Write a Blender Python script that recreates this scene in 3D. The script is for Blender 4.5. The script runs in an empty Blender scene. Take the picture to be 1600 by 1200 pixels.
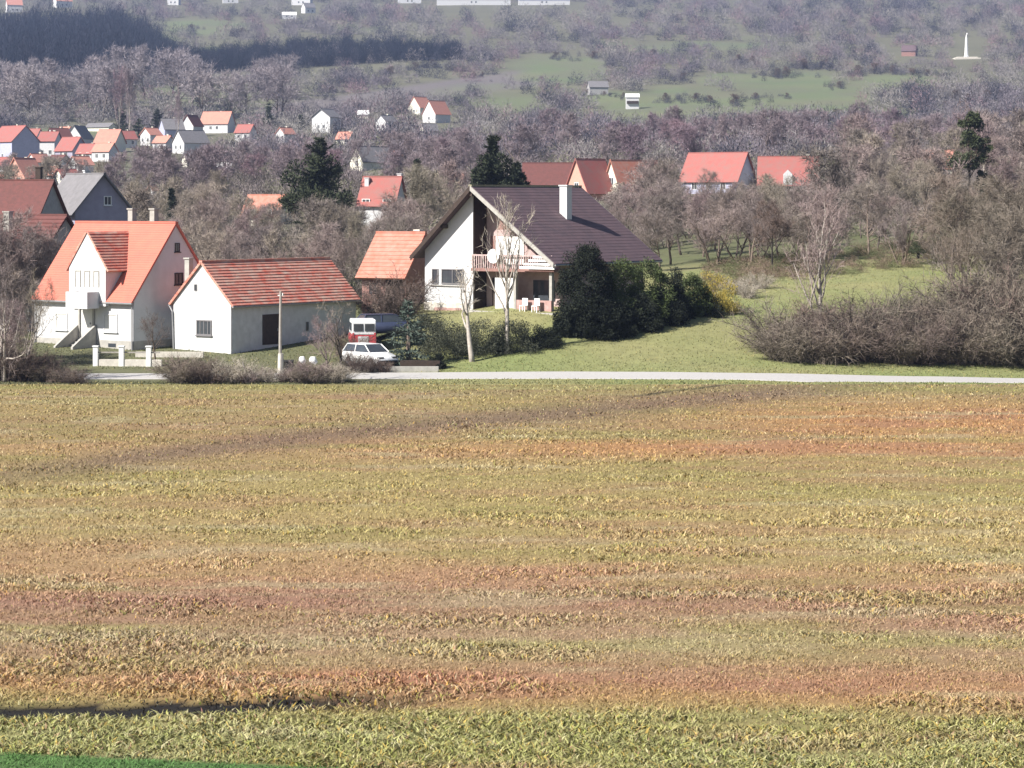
import bpy, math, random
import numpy as np
from mathutils import Vector, Matrix
R = math.radians
SC = bpy.context.scene
COL = SC.collection
rng = np.random.default_rng(7)
random.seed(7)

# ------------------------------------------------------------------ camera, light, exposure
F, YH, H = 4000.0, 310.0, 10.9          # focal length in photo pixels, horizon row, eye height
cam = bpy.data.objects.new('camera', bpy.data.cameras.new('camera'))
COL.objects.link(cam); SC.camera = cam
cam.location = (0, 0, H); cam.rotation_euler = (R(90), 0, 0)
cam.data.sensor_width = 36; cam.data.lens = 36*F/1600; cam.data.shift_y = -(600-YH)/1600
cam.data.clip_start = 0.5; cam.data.clip_end = 12000
SUN_AZ, SUN_EL = 58, 41                 # to the left of straight behind the camera
sdir = Vector((-math.sin(R(SUN_AZ))*math.cos(R(SUN_EL)), -math.cos(R(SUN_AZ))*math.cos(R(SUN_EL)), math.sin(R(SUN_EL))))
sl = bpy.data.lights.new('sun', 'SUN'); sl.energy = 5.0; sl.angle = R(0.5); sl.color = (1, 0.95, 0.87)
sun = bpy.data.objects.new('sun', sl); COL.objects.link(sun)
sun.rotation_euler = sdir.to_track_quat('Z', 'Y').to_euler(); sun.location = (-60, -40, 80)
W_ = bpy.data.worlds.new('World'); SC.world = W_; W_.use_nodes = True
nt = W_.node_tree; bg = nt.nodes['Background']
sky = nt.nodes.new('ShaderNodeTexSky'); sky.sky_type = 'NISHITA'; sky.sun_disc = False
sky.sun_elevation = R(SUN_EL); sky.sun_rotation = math.atan2(sdir.x, sdir.y)
nt.links.new(sky.outputs[0], bg.inputs[0]); bg.inputs[1].default_value = 0.052
SC.view_settings.view_transform = 'Standard'; SC.view_settings.look = 'None'
SC.view_settings.exposure = 1.05; SC.view_settings.gamma = 1
SC.cycles.use_denoising = True
SC.cycles.max_bounces = 5; SC.cycles.diffuse_bounces = 2; SC.cycles.volume_bounces = 0
SC.cycles.transparent_max_bounces = 6

# ------------------------------------------------------------------ helpers
def lin(c, k=1.0):
    return tuple((((v/255)/12.92) if v/255 <= .04045 else (((v/255)+.055)/1.055)**2.4)*k for v in c)

def vnoise(x, y, seed=0):
    x = np.asarray(x, float); y = np.asarray(y, float)
    xi = np.floor(x).astype(np.int64); yi = np.floor(y).astype(np.int64)
    fx = x-xi; fy = y-yi; fx = fx*fx*(3-2*fx); fy = fy*fy*(3-2*fy)
    def h(a, b):
        n = (a*374761393 + b*668265263 + seed*974634777) & 0xffffffff
        n = ((n ^ (n >> 13))*1274126177) & 0xffffffff
        return ((n ^ (n >> 16)) & 0xffff)/65535.0
    return (h(xi, yi)*(1-fx)+h(xi+1, yi)*fx)*(1-fy)+(h(xi, yi+1)*(1-fx)+h(xi+1, yi+1)*fx)*fy
def fbm(x, y, o=4, seed=0):
    s = 0; a = .5; t = 0
    for i in range(o):
        s = s+a*vnoise(x*2**i, y*2**i, seed+i*17); t += a; a *= .55
    return s/t

def tag(o, label=None, cat=None, group=None, kind=None):
    if label: o['label'] = label
    if cat: o['category'] = cat
    if group: o['group'] = group
    if kind: o['kind'] = kind
    return o
def empty(name, loc, rz=0.0):
    o = bpy.data.objects.new(name, None); COL.objects.link(o)
    o.location = loc; o.rotation_euler = (0, 0, rz); o.empty_display_size = .3
    return o
def link(name, me, parent=None, mat=None):
    o = bpy.data.objects.new(name, me); COL.objects.link(o)
    if parent is not None: o.parent = parent
    if mat is not None and not me.materials: me.materials.append(mat)
    return o
def npmesh(name, V, T, smooth=False):
    V = np.asarray(V, np.float32); T = np.asarray(T, np.int32)
    n = T.shape[1]; me = bpy.data.meshes.new(name)
    me.vertices.add(len(V)); me.vertices.foreach_set('co', V.ravel())
    me.loops.add(T.size); me.loops.foreach_set('vertex_index', T.ravel())
    me.polygons.add(len(T)); me.polygons.foreach_set('loop_start', np.arange(0, T.size, n, dtype=np.int32))
    me.polygons.foreach_set('use_smooth', np.full(len(T), smooth))
    me.update(calc_edges=True)
    return me
def setcol(me, C, name='tint'):
    a = me.color_attributes.new(name, 'FLOAT_COLOR', 'POINT')
    C4 = np.ones((len(C), 4), np.float32); C4[:, :3] = C
    a.data.foreach_set('color', C4.ravel())

class MB:
    def __init__(s): s.v = []; s.f = []
    def quad(s, *p):
        n = len(s.v); s.v += [tuple(q) for q in p]; s.f.append(tuple(range(n, n+len(p)))); return s
    def box(s, x0, x1, y0, y1, z0, z1):
        n = len(s.v)
        s.v += [(x0,y0,z0),(x1,y0,z0),(x1,y1,z0),(x0,y1,z0),(x0,y0,z1),(x1,y0,z1),(x1,y1,z1),(x0,y1,z1)]
        s.f += [tuple(n+i for i in q) for q in ((3,2,1,0),(4,5,6,7),(0,1,5,4),(1,2,6,5),(2,3,7,6),(3,0,4,7))]
        return s
    def prism(s, prof, axis, a, b):           # closed outline (u,v) pushed along an axis from a to b
        n = len(s.v); m = len(prof)
        for t in (a, b):
            for u, v in prof:
                s.v.append((t, u, v) if axis == 'x' else (u, t, v) if axis == 'y' else (u, v, t))
        s.f.append(tuple(range(n, n+m))[::-1]); s.f.append(tuple(range(n+m, n+2*m)))
        for i in range(m):
            j = (i+1) % m; s.f.append((n+i, n+j, n+m+j, n+m+i))
        return s
    def tube(s, pts, rad, k=6):
        n0 = len(s.v)
        for i, p in enumerate(pts):
            p = Vector(p); d = (Vector(pts[min(i+1, len(pts)-1)])-Vector(pts[max(i-1, 0)])).normalized()
            a = d.orthogonal().normalized(); b = d.cross(a)
            r = rad[i] if hasattr(rad, '__len__') else rad
            for j in range(k):
                t = 2*math.pi*j/k; s.v.append(tuple(p+a*math.cos(t)*r+b*math.sin(t)*r))
        for i in range(len(pts)-1):
            for j in range(k):
                a0 = n0+i*k+j; a1 = n0+i*k+(j+1) % k; s.f.append((a0, a1, a1+k, a0+k))
        s.f.append(tuple(n0+j for j in range(k))[::-1]); s.f.append(tuple(n0+(len(pts)-1)*k+j for j in range(k)))
        return s
    def build(s, name, mat, parent=None, bevel=0, smooth=False):
        me = bpy.data.meshes.new(name); me.from_pydata(s.v, [], s.f)
        import bmesh
        bm = bmesh.new(); bm.from_mesh(me); bmesh.ops.recalc_face_normals(bm, faces=bm.faces[:])
        if bevel: bmesh.ops.bevel(bm, geom=bm.edges[:], offset=bevel, segments=2, affect='EDGES', clamp_overlap=True)
        for f in bm.faces: f.smooth = smooth
        bm.to_mesh(me); bm.free()
        return link(name, me, parent, mat)

# ------------------------------------------------------------------ materials
def mat(name, col, col2=None, scale=3.0, rough=.85, bump=0.0, attr=None, rnd=None, detail=6, mix=.5, stretch=None, spec=.3, metal=0, obj=False):
    m = bpy.data.materials.new(name); m.use_nodes = True
    t = m.node_tree; n = t.nodes; L = t.links; b = n['Principled BSDF']
    b.inputs['Roughness'].default_value = rough; b.inputs['Specular IOR Level'].default_value = spec; b.inputs['Metallic'].default_value = metal
    tc = n.new('ShaderNodeTexCoord'); geo = n.new('ShaderNodeNewGeometry')
    src = tc.outputs['Object'] if obj else geo.outputs['Position']
    if stretch:
        mp = n.new('ShaderNodeMapping'); mp.inputs['Scale'].default_value = stretch; L.new(src, mp.inputs[0]); src = mp.outputs[0]
    nz = n.new('ShaderNodeTexNoise'); nz.inputs['Scale'].default_value = scale; nz.inputs['Detail'].default_value = detail; nz.inputs['Roughness'].default_value = .65
    L.new(src, nz.inputs['Vector'])
    rp = n.new('ShaderNodeMapRange'); rp.inputs[1].default_value = .32; rp.inputs[2].default_value = .68; L.new(nz.outputs[0], rp.inputs[0])
    mx = n.new('ShaderNodeMix'); mx.data_type = 'RGBA'; L.new(rp.outputs[0], mx.inputs[0])
    c2 = col2 or tuple(c*.75 for c in col)
    mx.inputs[6].default_value = (*col, 1); mx.inputs[7].default_value = (*c2, 1)
    out = mx.outputs[2]
    if attr:
        at = n.new('ShaderNodeAttribute'); at.attribute_name = attr
        m2 = n.new('ShaderNodeMix'); m2.data_type = 'RGBA'; m2.blend_type = 'MULTIPLY'; m2.inputs[0].default_value = 1
        L.new(at.outputs[0], m2.inputs[6]); L.new(out, m2.inputs[7]); out = m2.outputs[2]
    if rnd:                                    # colour differs from one plant to the next
        oi = n.new('ShaderNodeObjectInfo'); cr = n.new('ShaderNodeValToRGB')
        e = cr.color_ramp.elements
        while len(e) < len(rnd): e.new(.5)
        for i, c in enumerate(rnd): e[i].position = i/(len(rnd)-1); e[i].color = (*c, 1)
        L.new(oi.outputs['Random'], cr.inputs[0])
        m3 = n.new('ShaderNodeMix'); m3.data_type = 'RGBA'; m3.blend_type = 'MULTIPLY'; m3.inputs[0].default_value = 1
        L.new(out, m3.inputs[6]); L.new(cr.outputs[0], m3.inputs[7]); out = m3.outputs[2]
    L.new(out, b.inputs['Base Color'])
    if bump:
        bp = n.new('ShaderNodeBump'); bp.inputs['Strength'].default_value = bump; bp.inputs['Distance'].default_value = .05
        nb = n.new('ShaderNodeTexNoise'); nb.inputs['Scale'].default_value = scale*4; L.new(src, nb.inputs['Vector'])
        L.new(nb.outputs[0], bp.inputs['Height']); L.new(bp.outputs[0], b.inputs['Normal'])
    return m
WH = (1, 1, 1)
M = {}
M['ground'] = mat('ground_cover', WH, (.72, .72, .72), 1.2, .95, .3, attr='tint')
M['soil'] = mat('field_soil', (.9, .85, .8), (.55, .5, .45), 9, .95, .4, attr='tint')
M['grass'] = mat('grass_blades', WH, (.75, .75, .75), 3, .8, attr='tint', spec=.2)
M['road'] = mat('asphalt', (.42, .405, .39), (.35, .335, .325), 5, .9, .15)
M['plaster'] = mat('white_plaster', (.6, .6, .61), (.54, .54, .55), 1.6, .9, .08)
M['old_plaster'] = mat('weathered_white_plaster', (.61, .61, .61), (.49, .49, .485), 2.2, .9, .1)
M['cream'] = mat('cream_plaster', (.74, .72, .62), (.62, .6, .52), 2, .9, .08)
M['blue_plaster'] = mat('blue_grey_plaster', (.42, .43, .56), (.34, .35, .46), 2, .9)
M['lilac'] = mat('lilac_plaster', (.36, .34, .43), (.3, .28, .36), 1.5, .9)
M['grey_plaster'] = mat('grey_plaster', (.40, .39, .39), (.30, .29, .29), 2, .92, .1)
M['salmon'] = mat('salmon_plaster', (.6, .32, .25), (.5, .28, .22), 2, .9)
M['orange_tile'] = mat('orange_tile', (.56, .165, .115), (.43, .14, .105), 1.2, .8, .15)
M['red_tile'] = mat('weathered_red_tile', (.5, .11, .075), (.5, .35, .28), 1.3, .85, .25, stretch=(1, 1, 2.2))
M['bright_red_tile'] = mat('bright_red_tile', (.34, .1, .088), (.27, .13, .115), 1.1, .8)
M['dark_red_tile'] = mat('dark_red_tile', (.16, .06, .055), (.11, .05, .045), 2.5, .85, .2)
M['pale_red_tile'] = mat('pale_red_tile', (.52, .24, .18), (.44, .2, .16), 1, .85)
M['old_orange_tile'] = mat('old_orange_tile', (.45, .15, .1), (.42, .24, .19), 1.6, .85, .2)
M['brown_roof'] = mat('purple_brown_slate', (.13, .085, .095), (.09, .065, .075), 1.2, .75, .12)
M['grey_roof'] = mat('grey_roof', (.2, .19, .2), (.15, .145, .15), 1.5, .8)
M['moss'] = mat('mossy_ridge', (.3, .28, .2), (.2, .19, .12), 5, .9)
M['wood'] = mat('dark_wood', (.06, .04, .032), (.035, .025, .02), 5, .7)
M['brown_wood'] = mat('red_brown_cladding', (.3, .17, .15), (.22, .12, .105), 4, .75)
M['brick'] = mat('rose_brick', (.47, .31, .29), (.33, .2, .18), 4, .85, .2)
M['rose_plaster'] = mat('rose_plaster', (.52, .4, .39), (.42, .3, .29), 3, .9)
M['white_paint'] = mat('white_paint', (.8, .8, .79), (.72, .72, .71), 3, .5, spec=.4)
M['glass'] = mat('window_glass', (.04, .045, .055), (.06, .07, .08), 1, .12, spec=.6)
M['shutter'] = mat('closed_white_shutter', (.66, .65, .62), (.58, .57, .54), 3, .7)
M['concrete'] = mat('concrete', (.42, .4, .37), (.3, .29, .27), 3, .9, .2)
M['pale_concrete'] = mat('pale_concrete', (.62, .58, .52), (.48, .45, .4), 3, .9, .2)
M['metal'] = mat('zinc', (.35, .35, .36), (.28, .28, .29), 4, .5, metal=.4)
M['rubber'] = mat('rubber', (.03, .03, .03), (.02, .02, .02), 4, .8)
M['car_white'] = mat('white_car_paint', (.8, .8, .8), (.76, .76, .77), 2, .25, spec=.6)
M['car_blue'] = mat('dark_blue_car_paint', (.05, .06, .11), (.04, .05, .09), 2, .25, spec=.6)
M['red_paint'] = mat('red_paint', (.55, .07, .08), (.45, .06, .07), 2, .4, spec=.5)
M['bark'] = mat('grey_bark', (.2, .16, .14), (.1, .08, .07), 6, .9, .3, rnd=[(1, 1, 1), (.6, .6, .6), (1.3, 1.25, 1.15)])
M['dark_bark'] = mat('dark_bark', (.06, .05, .045), (.035, .03, .026), 6, .9, .3)
M['pale_bark'] = mat('pale_bark', (.52, .47, .42), (.3, .26, .23), 5, .85, .2)
M['twig_grey'] = mat('pale_grey_twigs', (.33, .30, .315), (.23, .21, .225), .2, .9, obj=True, rnd=[(1.05, 1, 1), (.8, .78, .8), (1.15, 1.1, 1.05)])
M['pole'] = mat('weathered_pole', (.36, .335, .31), (.26, .24, .22), 4, .85)
M['twig'] = mat('bare_twigs', (.31, .27, .25), (.21, .18, .17), .8, .9, obj=True, rnd=[(1.1, .97, .97), (.62, .62, .6), (1.3, 1.25, 1.12), (.8, .82, .68), (1.0, .86, .92), (1.2, 1.1, 1.1), (.7, .68, .7)])
M['twig_far'] = mat('distant_purple_twigs', (.27, .215, .235), (.18, .145, .16), .5, .9, obj=True, rnd=[(1.1, .92, .95), (.8, .8, .8), (1.1, 1.1, 1.05), (.9, .82, .9)])
M['twig_pale'] = mat('pale_twigs', (.42, .37, .31), (.34, .3, .25), .8, .9, obj=True)
M['twig_dark'] = mat('dark_brown_twigs', (.19, .145, .125), (.13, .1, .09), .7, .9, obj=True, rnd=[(1, 1, 1), (.7, .7, .7), (1.15, 1.05, 1)])
M['twig_brown'] = mat('brown_thicket_twigs', (.25, .22, .195), (.16, .14, .12), .8, .9, obj=True, rnd=[(1.1, .98, .95), (.65, .65, .58), (1.15, 1.08, 1.0), (.8, .78, .74)])
M['wood_mass'] = mat('woodland_twigs', WH, (.8, .8, .8), .05, .9, attr='tint')
M['needle'] = mat('dark_needles', (.035, .045, .028), (.02, .028, .018), 2, .8, obj=True, rnd=[(1, 1, 1), (1.5, 1.4, 1.1), (.8, .8, .9)])
M['spruce'] = mat('blue_grey_needles', (.10, .13, .105), (.04, .055, .045), 2, .8, obj=True)
M['thuja'] = mat('thuja_leaves', (.018, .024, .013), (.012, .016, .01), 3, .8, obj=True)
M['leaf'] = mat('hedge_leaves', (.09, .12, .035), (.025, .035, .014), 1.5, .75, obj=True)
M['olive_leaf'] = mat('grey_green_leaves', (.085, .09, .06), (.04, .045, .03), 1.5, .8, obj=True)
M['ivy'] = mat('ivy_leaves', (.075, .09, .04), (.03, .038, .018), 1.5, .6, obj=True)
M['yellow'] = mat('yellow_blossom', (.5, .38, .07), (.14, .13, .05), 2.5, .8, obj=True)

# ------------------------------------------------------------------ terrain
TY = np.array([150,158,162,165,168,172,180,190,200,215,230,260,300,400,500,650,800,1000,1300,1700,2500,4000], float)
TP = np.array([-200, 350, 520, 650, 870, 1000, 1200, 1450, 1600, 1900], float)
def zr(z, Y): return YH+(H-z)*F/Y
_t = {
 -200: [600.7,583,567,555,545,536,524,508,498,476,455,415,385,340,308,272,228,188,135,80,8,-90],
 350: [600.7,582,567,556,547,538,525,510,499,478,456,415,380,332,300,262,226,186,130,76,5,-92],
 520: [600.7,581,565,553,543,532,515,500,487,466,446,410,374,326,294,256,222,184,128,74,4,-92],
 650: [600.7,581,562,545,526,502,482,468,458,442,428,398,364,322,288,250,216,182,126,72,3,-92],
 870: [600.7,580,560,540,517,484,466,455,447,434,420,390,352,314,280,244,210,178,124,72,3,-92],
 1000: [600.7,580,561,543,524,499,474,457,443,426,412,382,350,308,276,240,206,174,122,70,3,-92],
 1200: [600.7,581,567,553,536,512,478,447,428,412,398,368,343,302,272,235,200,166,118,68,3,-92],
 1450: [602,586,571,556,538,514,478,444,424,402,388,360,336,298,268,230,196,162,114,66,2,-92],
 1600: [603,589,573,557,538,512,474,440,416,392,374,348,328,294,264,228,194,160,112,64,2,-92],
 1900: [605,591,574,557,537,508,468,432,405,380,362,340,320,288,260,225,190,156,110,62,1,-92]}
TR = np.array([_t[int(p)] for p in TP])
YF = np.concatenate([np.arange(150, 300, 1.0), np.geomspace(300, 4000, 260)])
# smooth the table along depth on a fine axis
_fine = []
for r_ in TR:
    z = H-(r_-YH)*TY/F
    q = np.interp(np.log(YF), np.log(TY), z)
    k = np.array([1, 4, 6, 4, 1.])/16
    for _ in range(6):
        q2 = np.convolve(np.pad(q, 2, mode='edge'), k, 'valid'); q2[0] = q[0]; q2[-1] = q[-1]; q = q2
    _fine.append(q)
TZ = np.array(_fine)
def _sm(px):
    px = np.clip(px, TP[0], TP[-1]); i = np.clip(np.searchsorted(TP, px, 'right')-1, 0, len(TP)-2)
    t = (px-TP[i])/(TP[i+1]-TP[i]); return i, t*t*(3-2*t)
def gz(x, Y):
    x = np.asarray(x, float); Y = np.asarray(Y, float)
    px = 800+F*x/np.maximum(Y, 1)
    i, t = _sm(px); yi = np.interp(Y, YF, np.arange(len(YF))); j = np.clip(yi.astype(int), 0, len(YF)-2); u = yi-j
    a = TZ[i, j]*(1-u)+TZ[i, j+1]*u; b = TZ[i+1, j]*(1-u)+TZ[i+1, j+1]*u
    z = a*(1-t)+b*t
    amp = np.clip((Y-200)/600, 0, 1)*3.0+.06*np.clip((Y-152)/10, 0, 1)
    return z+amp*(fbm(x/np.maximum(12, Y*.06), Y/np.maximum(12, 18+Y*.05), 3, 3)-.5)
def at(px, Y):
    x = (px-800)*Y/F
    return Vector((x, Y, float(gz(x, Y)) if Y >= 150 else 0.0))
def locate(px, row, lo=150):
    for Y in YF:
        if Y < lo: continue
        p = at(px, Y)
        if YH+F*(H-p.z)/Y <= row: return Y
    return 3900.0
# vectorised version
_LP = np.arange(-400, 2001, 20.0)
_LR = []
for p_ in _LP:
    x_ = (p_-800)*YF/F; _LR.append(np.minimum.accumulate(YH+F*(H-gz(x_, YF))/YF))
_LR = np.array(_LR)
def locv(px, row):
    out = np.empty(len(px))
    for k, (p, r) in enumerate(zip(px, row)):
        i = int(np.clip(round((p+400)/20), 0, len(_LP)-1)); out[k] = np.interp(-r, -_LR[i], YF)
    return out

MEADOW = [(870,108,85,22,1),(1060,165,170,30,1),(1240,150,120,42,1),(800,170,60,22,.8),(1150,125,60,12,.8),(1010,78,60,7,.8),(330,150,120,20,.7),(1330,180,120,12,1),(1400,128,75,13,1),(1110,71,120,7,.8),(960,68,30,6,.6),
          (320,42,75,14,1),(255,62,30,10,.7),(370,160,60,16,.9),(330,78,25,5,1),(560,45,60,6,.5),(750,150,90,20,.5),(700,205,60,10,.4),
          (120,205,110,6,1),(1200,60,60,6,.5),(60,28,70,8,.4),(1000,190,120,12,.8),(860,140,40,12,.6)]
def meadow(px, row):
    m = np.zeros_like(px, dtype=float)
    wob = (fbm(px/40, row/14, 3, 9)-.5)*.9
    for cx, cy, rx, ry, s in MEADOW:
        d = ((px-cx)/rx)**2+((row-cy)/ry)**2
        m = np.maximum(m, s*np.clip((1.15-d+wob*1.4)*1.5, 0, 1))
    return m
def terrain_tint(x, Y, z):
    px = 800+F*x/Y; row = YH+F*(H-z)/Y
    n1 = fbm(x/9, Y/9, 4, 1)[:, None]; n2 = fbm(x/60, Y/60, 4, 5)[:, None]
    k = .62
    green = np.array(lin((140, 162, 94), k*.92)); straw = np.array(lin((182, 174, 124), k*.92)); scrub = np.array(lin((130, 128, 106), k))
    olive = np.array(lin((120, 124, 84), k)); dirt = np.array(lin((130, 112, 98), k))
    near = green*(1-n1)+straw*n1
    t = np.clip((fbm(x/13, Y/10, 3, 15)[:, None]-.42)*5, 0, 1); near = near*(1-.5*t)+straw*.5*t
    o = np.clip(((row-350)/60), 0, 1)[:, None]
    backn = olive*(1-n1)+dirt*n1
    isn = np.clip((232-Y)/25, 0, 1)[:, None]*np.clip((px-600)/80, 0, 1)[:, None]
    lawn = np.array(lin((112, 130, 80), k))*(.8+.4*n1)
    c = near*isn+(backn*.6+lawn*.4)*(1-isn)
    far = np.clip((Y-260)/80, 0, 1)[:, None]
    m = meadow(px, row)[:, None]
    mg = np.array(lin((130, 148, 108), k*.85))*(1-n2)+np.array(lin((156, 158, 120), k*.85))*n2
    db = (row-(165-(px-380)*.14))[:, None]; bd = np.clip((db-2)/6, 0, 1)*np.clip((36-db)/6, 0, 1)*((px > 400) & (px < 950))[:, None]
    pm = np.clip((fbm(x/18, Y/40, 4, 71)-.48)*6, 0, 1)[:, None]; mg = mg*(1-.45*pm)+np.array(lin((132, 128, 112), k))*.45*pm
    hill = scrub*(.85+.3*n2); hill = hill*(1-.7*bd)+np.array(lin((142, 132, 138), k))*.7*bd
    c = c*(1-far)+(hill*(1-m)+mg*m)*far
    return c
pxc = np.concatenate([np.linspace(-5000, -420, 40), np.arange(-400, 2001, 9.0), np.linspace(2020, 6600, 40)])
GX = (pxc[None, :]-800)/F*YF[:, None]; GY = np.repeat(YF[:, None], len(pxc), 1)
Z = gz(GX, GY)
V = np.stack([GX, GY, Z], -1).reshape(-1, 3)
nr, nc = GX.shape
ii = (np.arange(nr-1)[:, None]*nc+np.arange(nc-1)[None, :]).ravel()
T = np.stack([ii, ii+1, ii+nc+1, ii+nc], 1)
me = npmesh('terrain', V, T, True); setcol(me, terrain_tint(V[:, 0], V[:, 1], V[:, 2]))
tag(link('terrain', me, None, M['ground']), kind='structure')

# ------------------------------------------------------------------ the field
KF = .82
FR = np.array([560,600,625,660,690,740,790,850,890,930,965,1000,1035,1062,1085,1110,1150,1185,1300], float)
FC = np.array([lin(c, KF) for c in [(165,150,105),(168,152,104),(182,164,104),(174,158,102),(188,160,106),(182,168,104),(184,170,104),(188,168,110),(192,160,112),(176,140,108),
     (178,150,108),(182,168,120),(180,160,110),(186,148,104),(186,156,100),(166,162,98),(164,166,102),(160,162,98),(170,165,100)]])
def furrow_row(px): return 1113-.03*px
def track_row(px): return 606+(1330-px)*.085+np.clip(900-px, 0, 900)**2*.00003
def field_tint(x, Y, blade=False):
    px = 800+F*x/Y; row = YH+F*H/Y
    wob = (fbm(x/14, Y/9, 4, 21)-.5)*np.clip(70-(1200-row)*.02, 20, 70)
    c = np.stack([np.interp(row+wob, FR, FC[:, k]) for k in range(3)], 1)*np.array([1.0, .975, 1.2])
    org = np.array(lin((200, 150, 104), KF)); olv = np.array(lin((162, 158, 96), KF)); pnk = np.array(lin((178, 132, 115), KF)); sil = np.array(lin((196, 186, 150), KF))
    a = np.clip((px-950)/350, 0, 1)*np.exp(-((row-660)/32)**2)*.75
    a = np.maximum(a, .7*np.exp(-((row-700)/14)**2)*np.clip((px-500)/500, 0, 1))
    c = c*(1-a[:, None])+org*a[:, None]
    a = np.clip((fbm(x/7+3, Y/2.5, 4, 31)-.5)*5, 0, 1)*.45; c = c*(1-a[:, None])+olv*a[:, None]
    a = np.clip((fbm(x/6+9, Y/2.2, 4, 41)-.53)*6, 0, 1)*.32; c = c*(1-a[:, None])+pnk*a[:, None]
    a = np.clip((fbm(x/5+19, Y/1.6, 3, 51)-.6)*7, 0, 1)*.5; c = c*(1-a[:, None])+sil*a[:, None]
    d = (row-track_row(px)-wob*.25)/np.interp(px, [0, 700, 1400], [16, 15, 11])
    a = np.exp(-d*d)*.8*np.clip((1450-px)/130, 0, 1)*np.clip((px+300)/500, .3, 1); trk = np.array(lin((140, 118, 100), KF)); c = c*(1-a[:, None])+trk*a[:, None]
    a = .4*np.exp(-((row-1062)/11)**2)*np.exp(-((px-580)/200)**2); c = c*(1-a[:, None])+np.array(lin((192, 124, 102), KF))*a[:, None]
    d = (row-(618-(px-1000)*.125))/1.3; a = np.exp(-d*d)*np.clip((px-960)/60, 0, 1)*np.clip((1150-px)/30, 0, 1); c = c*(1-a[:, None])+np.array((.03, .025, .02))*a[:, None]  # thin shadow line along the road edge, painted dark into the tint
    d = (row-(606+np.clip(px-1150, 0, 500)*.006))/6; a = np.exp(-d*d)*.6*np.clip(np.abs(px-1180)/120-.3, 0, 1); c = c*(1-a[:, None])+np.array(lin((165, 165, 100), KF))*a[:, None]
    # strip of bright young grass at the near edge, furrow shade painted near black
    a = np.clip((row+wob*.25-(1177+.045*px))/4, 0, 1)*np.clip((700-px)/120, 0, 1); c = c*(1-a[:, None])+np.array(lin((96, 134, 74), KF))*a[:, None]
    g = a
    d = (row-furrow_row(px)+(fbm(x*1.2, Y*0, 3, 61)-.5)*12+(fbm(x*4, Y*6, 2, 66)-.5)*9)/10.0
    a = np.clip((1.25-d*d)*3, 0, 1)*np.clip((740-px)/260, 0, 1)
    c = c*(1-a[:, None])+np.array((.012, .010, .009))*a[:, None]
    return c, a, g
fy = np.concatenate([np.linspace(-60, 20, 12), np.arange(21, 45, 1.0), np.arange(45, 70, .16), np.arange(70, 150.1, .4), [150.0]])
fy = np.unique(np.clip(fy, -60, 150)); fx = np.concatenate([np.linspace(-190, -31, 20), np.arange(-30, 30.1, .3), np.linspace(31, 190, 20)])
FX, FY = np.meshgrid(fx, fy); x_ = FX.ravel(); y_ = FY.ravel()
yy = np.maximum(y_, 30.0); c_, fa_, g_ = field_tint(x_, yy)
z_ = -.1*fa_*(y_ > 45)*(y_ < 70)+.05*(fbm(x_/1.2, y_/1.2, 3, 77)-.5)*(y_ < 149.5)
z_ -= .0
nr, nc = FX.shape; ii = (np.arange(nr-1)[:, None]*nc+np.arange(nc-1)[None, :]).ravel()
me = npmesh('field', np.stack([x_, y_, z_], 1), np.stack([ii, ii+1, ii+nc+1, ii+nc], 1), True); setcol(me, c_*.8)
tag(link('field', me, None, M['soil']), kind='structure')

def blades(n, px, Y, z, tint, hgt, wid, lean=.6, seed=1):
    g = np.random.default_rng(seed)
    x = (px-800)*Y/F
    h = hgt*g.uniform(.5, 1.3, n); w = wid*g.uniform(.5, 1.4, n)
    ang = g.uniform(0, 2*np.pi, n); la = g.uniform(0, 2*np.pi, n); ll = h*lean*g.uniform(.3, 1.7, n)
    b = np.stack([x, Y, z-.01], 1); s = np.stack([np.cos(ang)*w/2, np.sin(ang)*w/2, 0*w], 1)
    tip = b+np.stack([np.cos(la)*ll, np.sin(la)*ll, h], 1)
    mid = b+np.stack([np.cos(la)*ll*.3, np.sin(la)*ll*.3, h*.62], 1)
    V = np.stack([b-s, b+s, mid+s*.8, tip, mid-s*.8], 1).reshape(-1, 3)
    i = np.arange(n)*5
    T = np.concatenate([np.stack([i, i+1, i+2], 1), np.stack([i, i+2, i+4], 1), np.stack([i+4, i+2, i+3], 1)])
    return V, T, np.repeat(tint, 5, 0)
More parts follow.
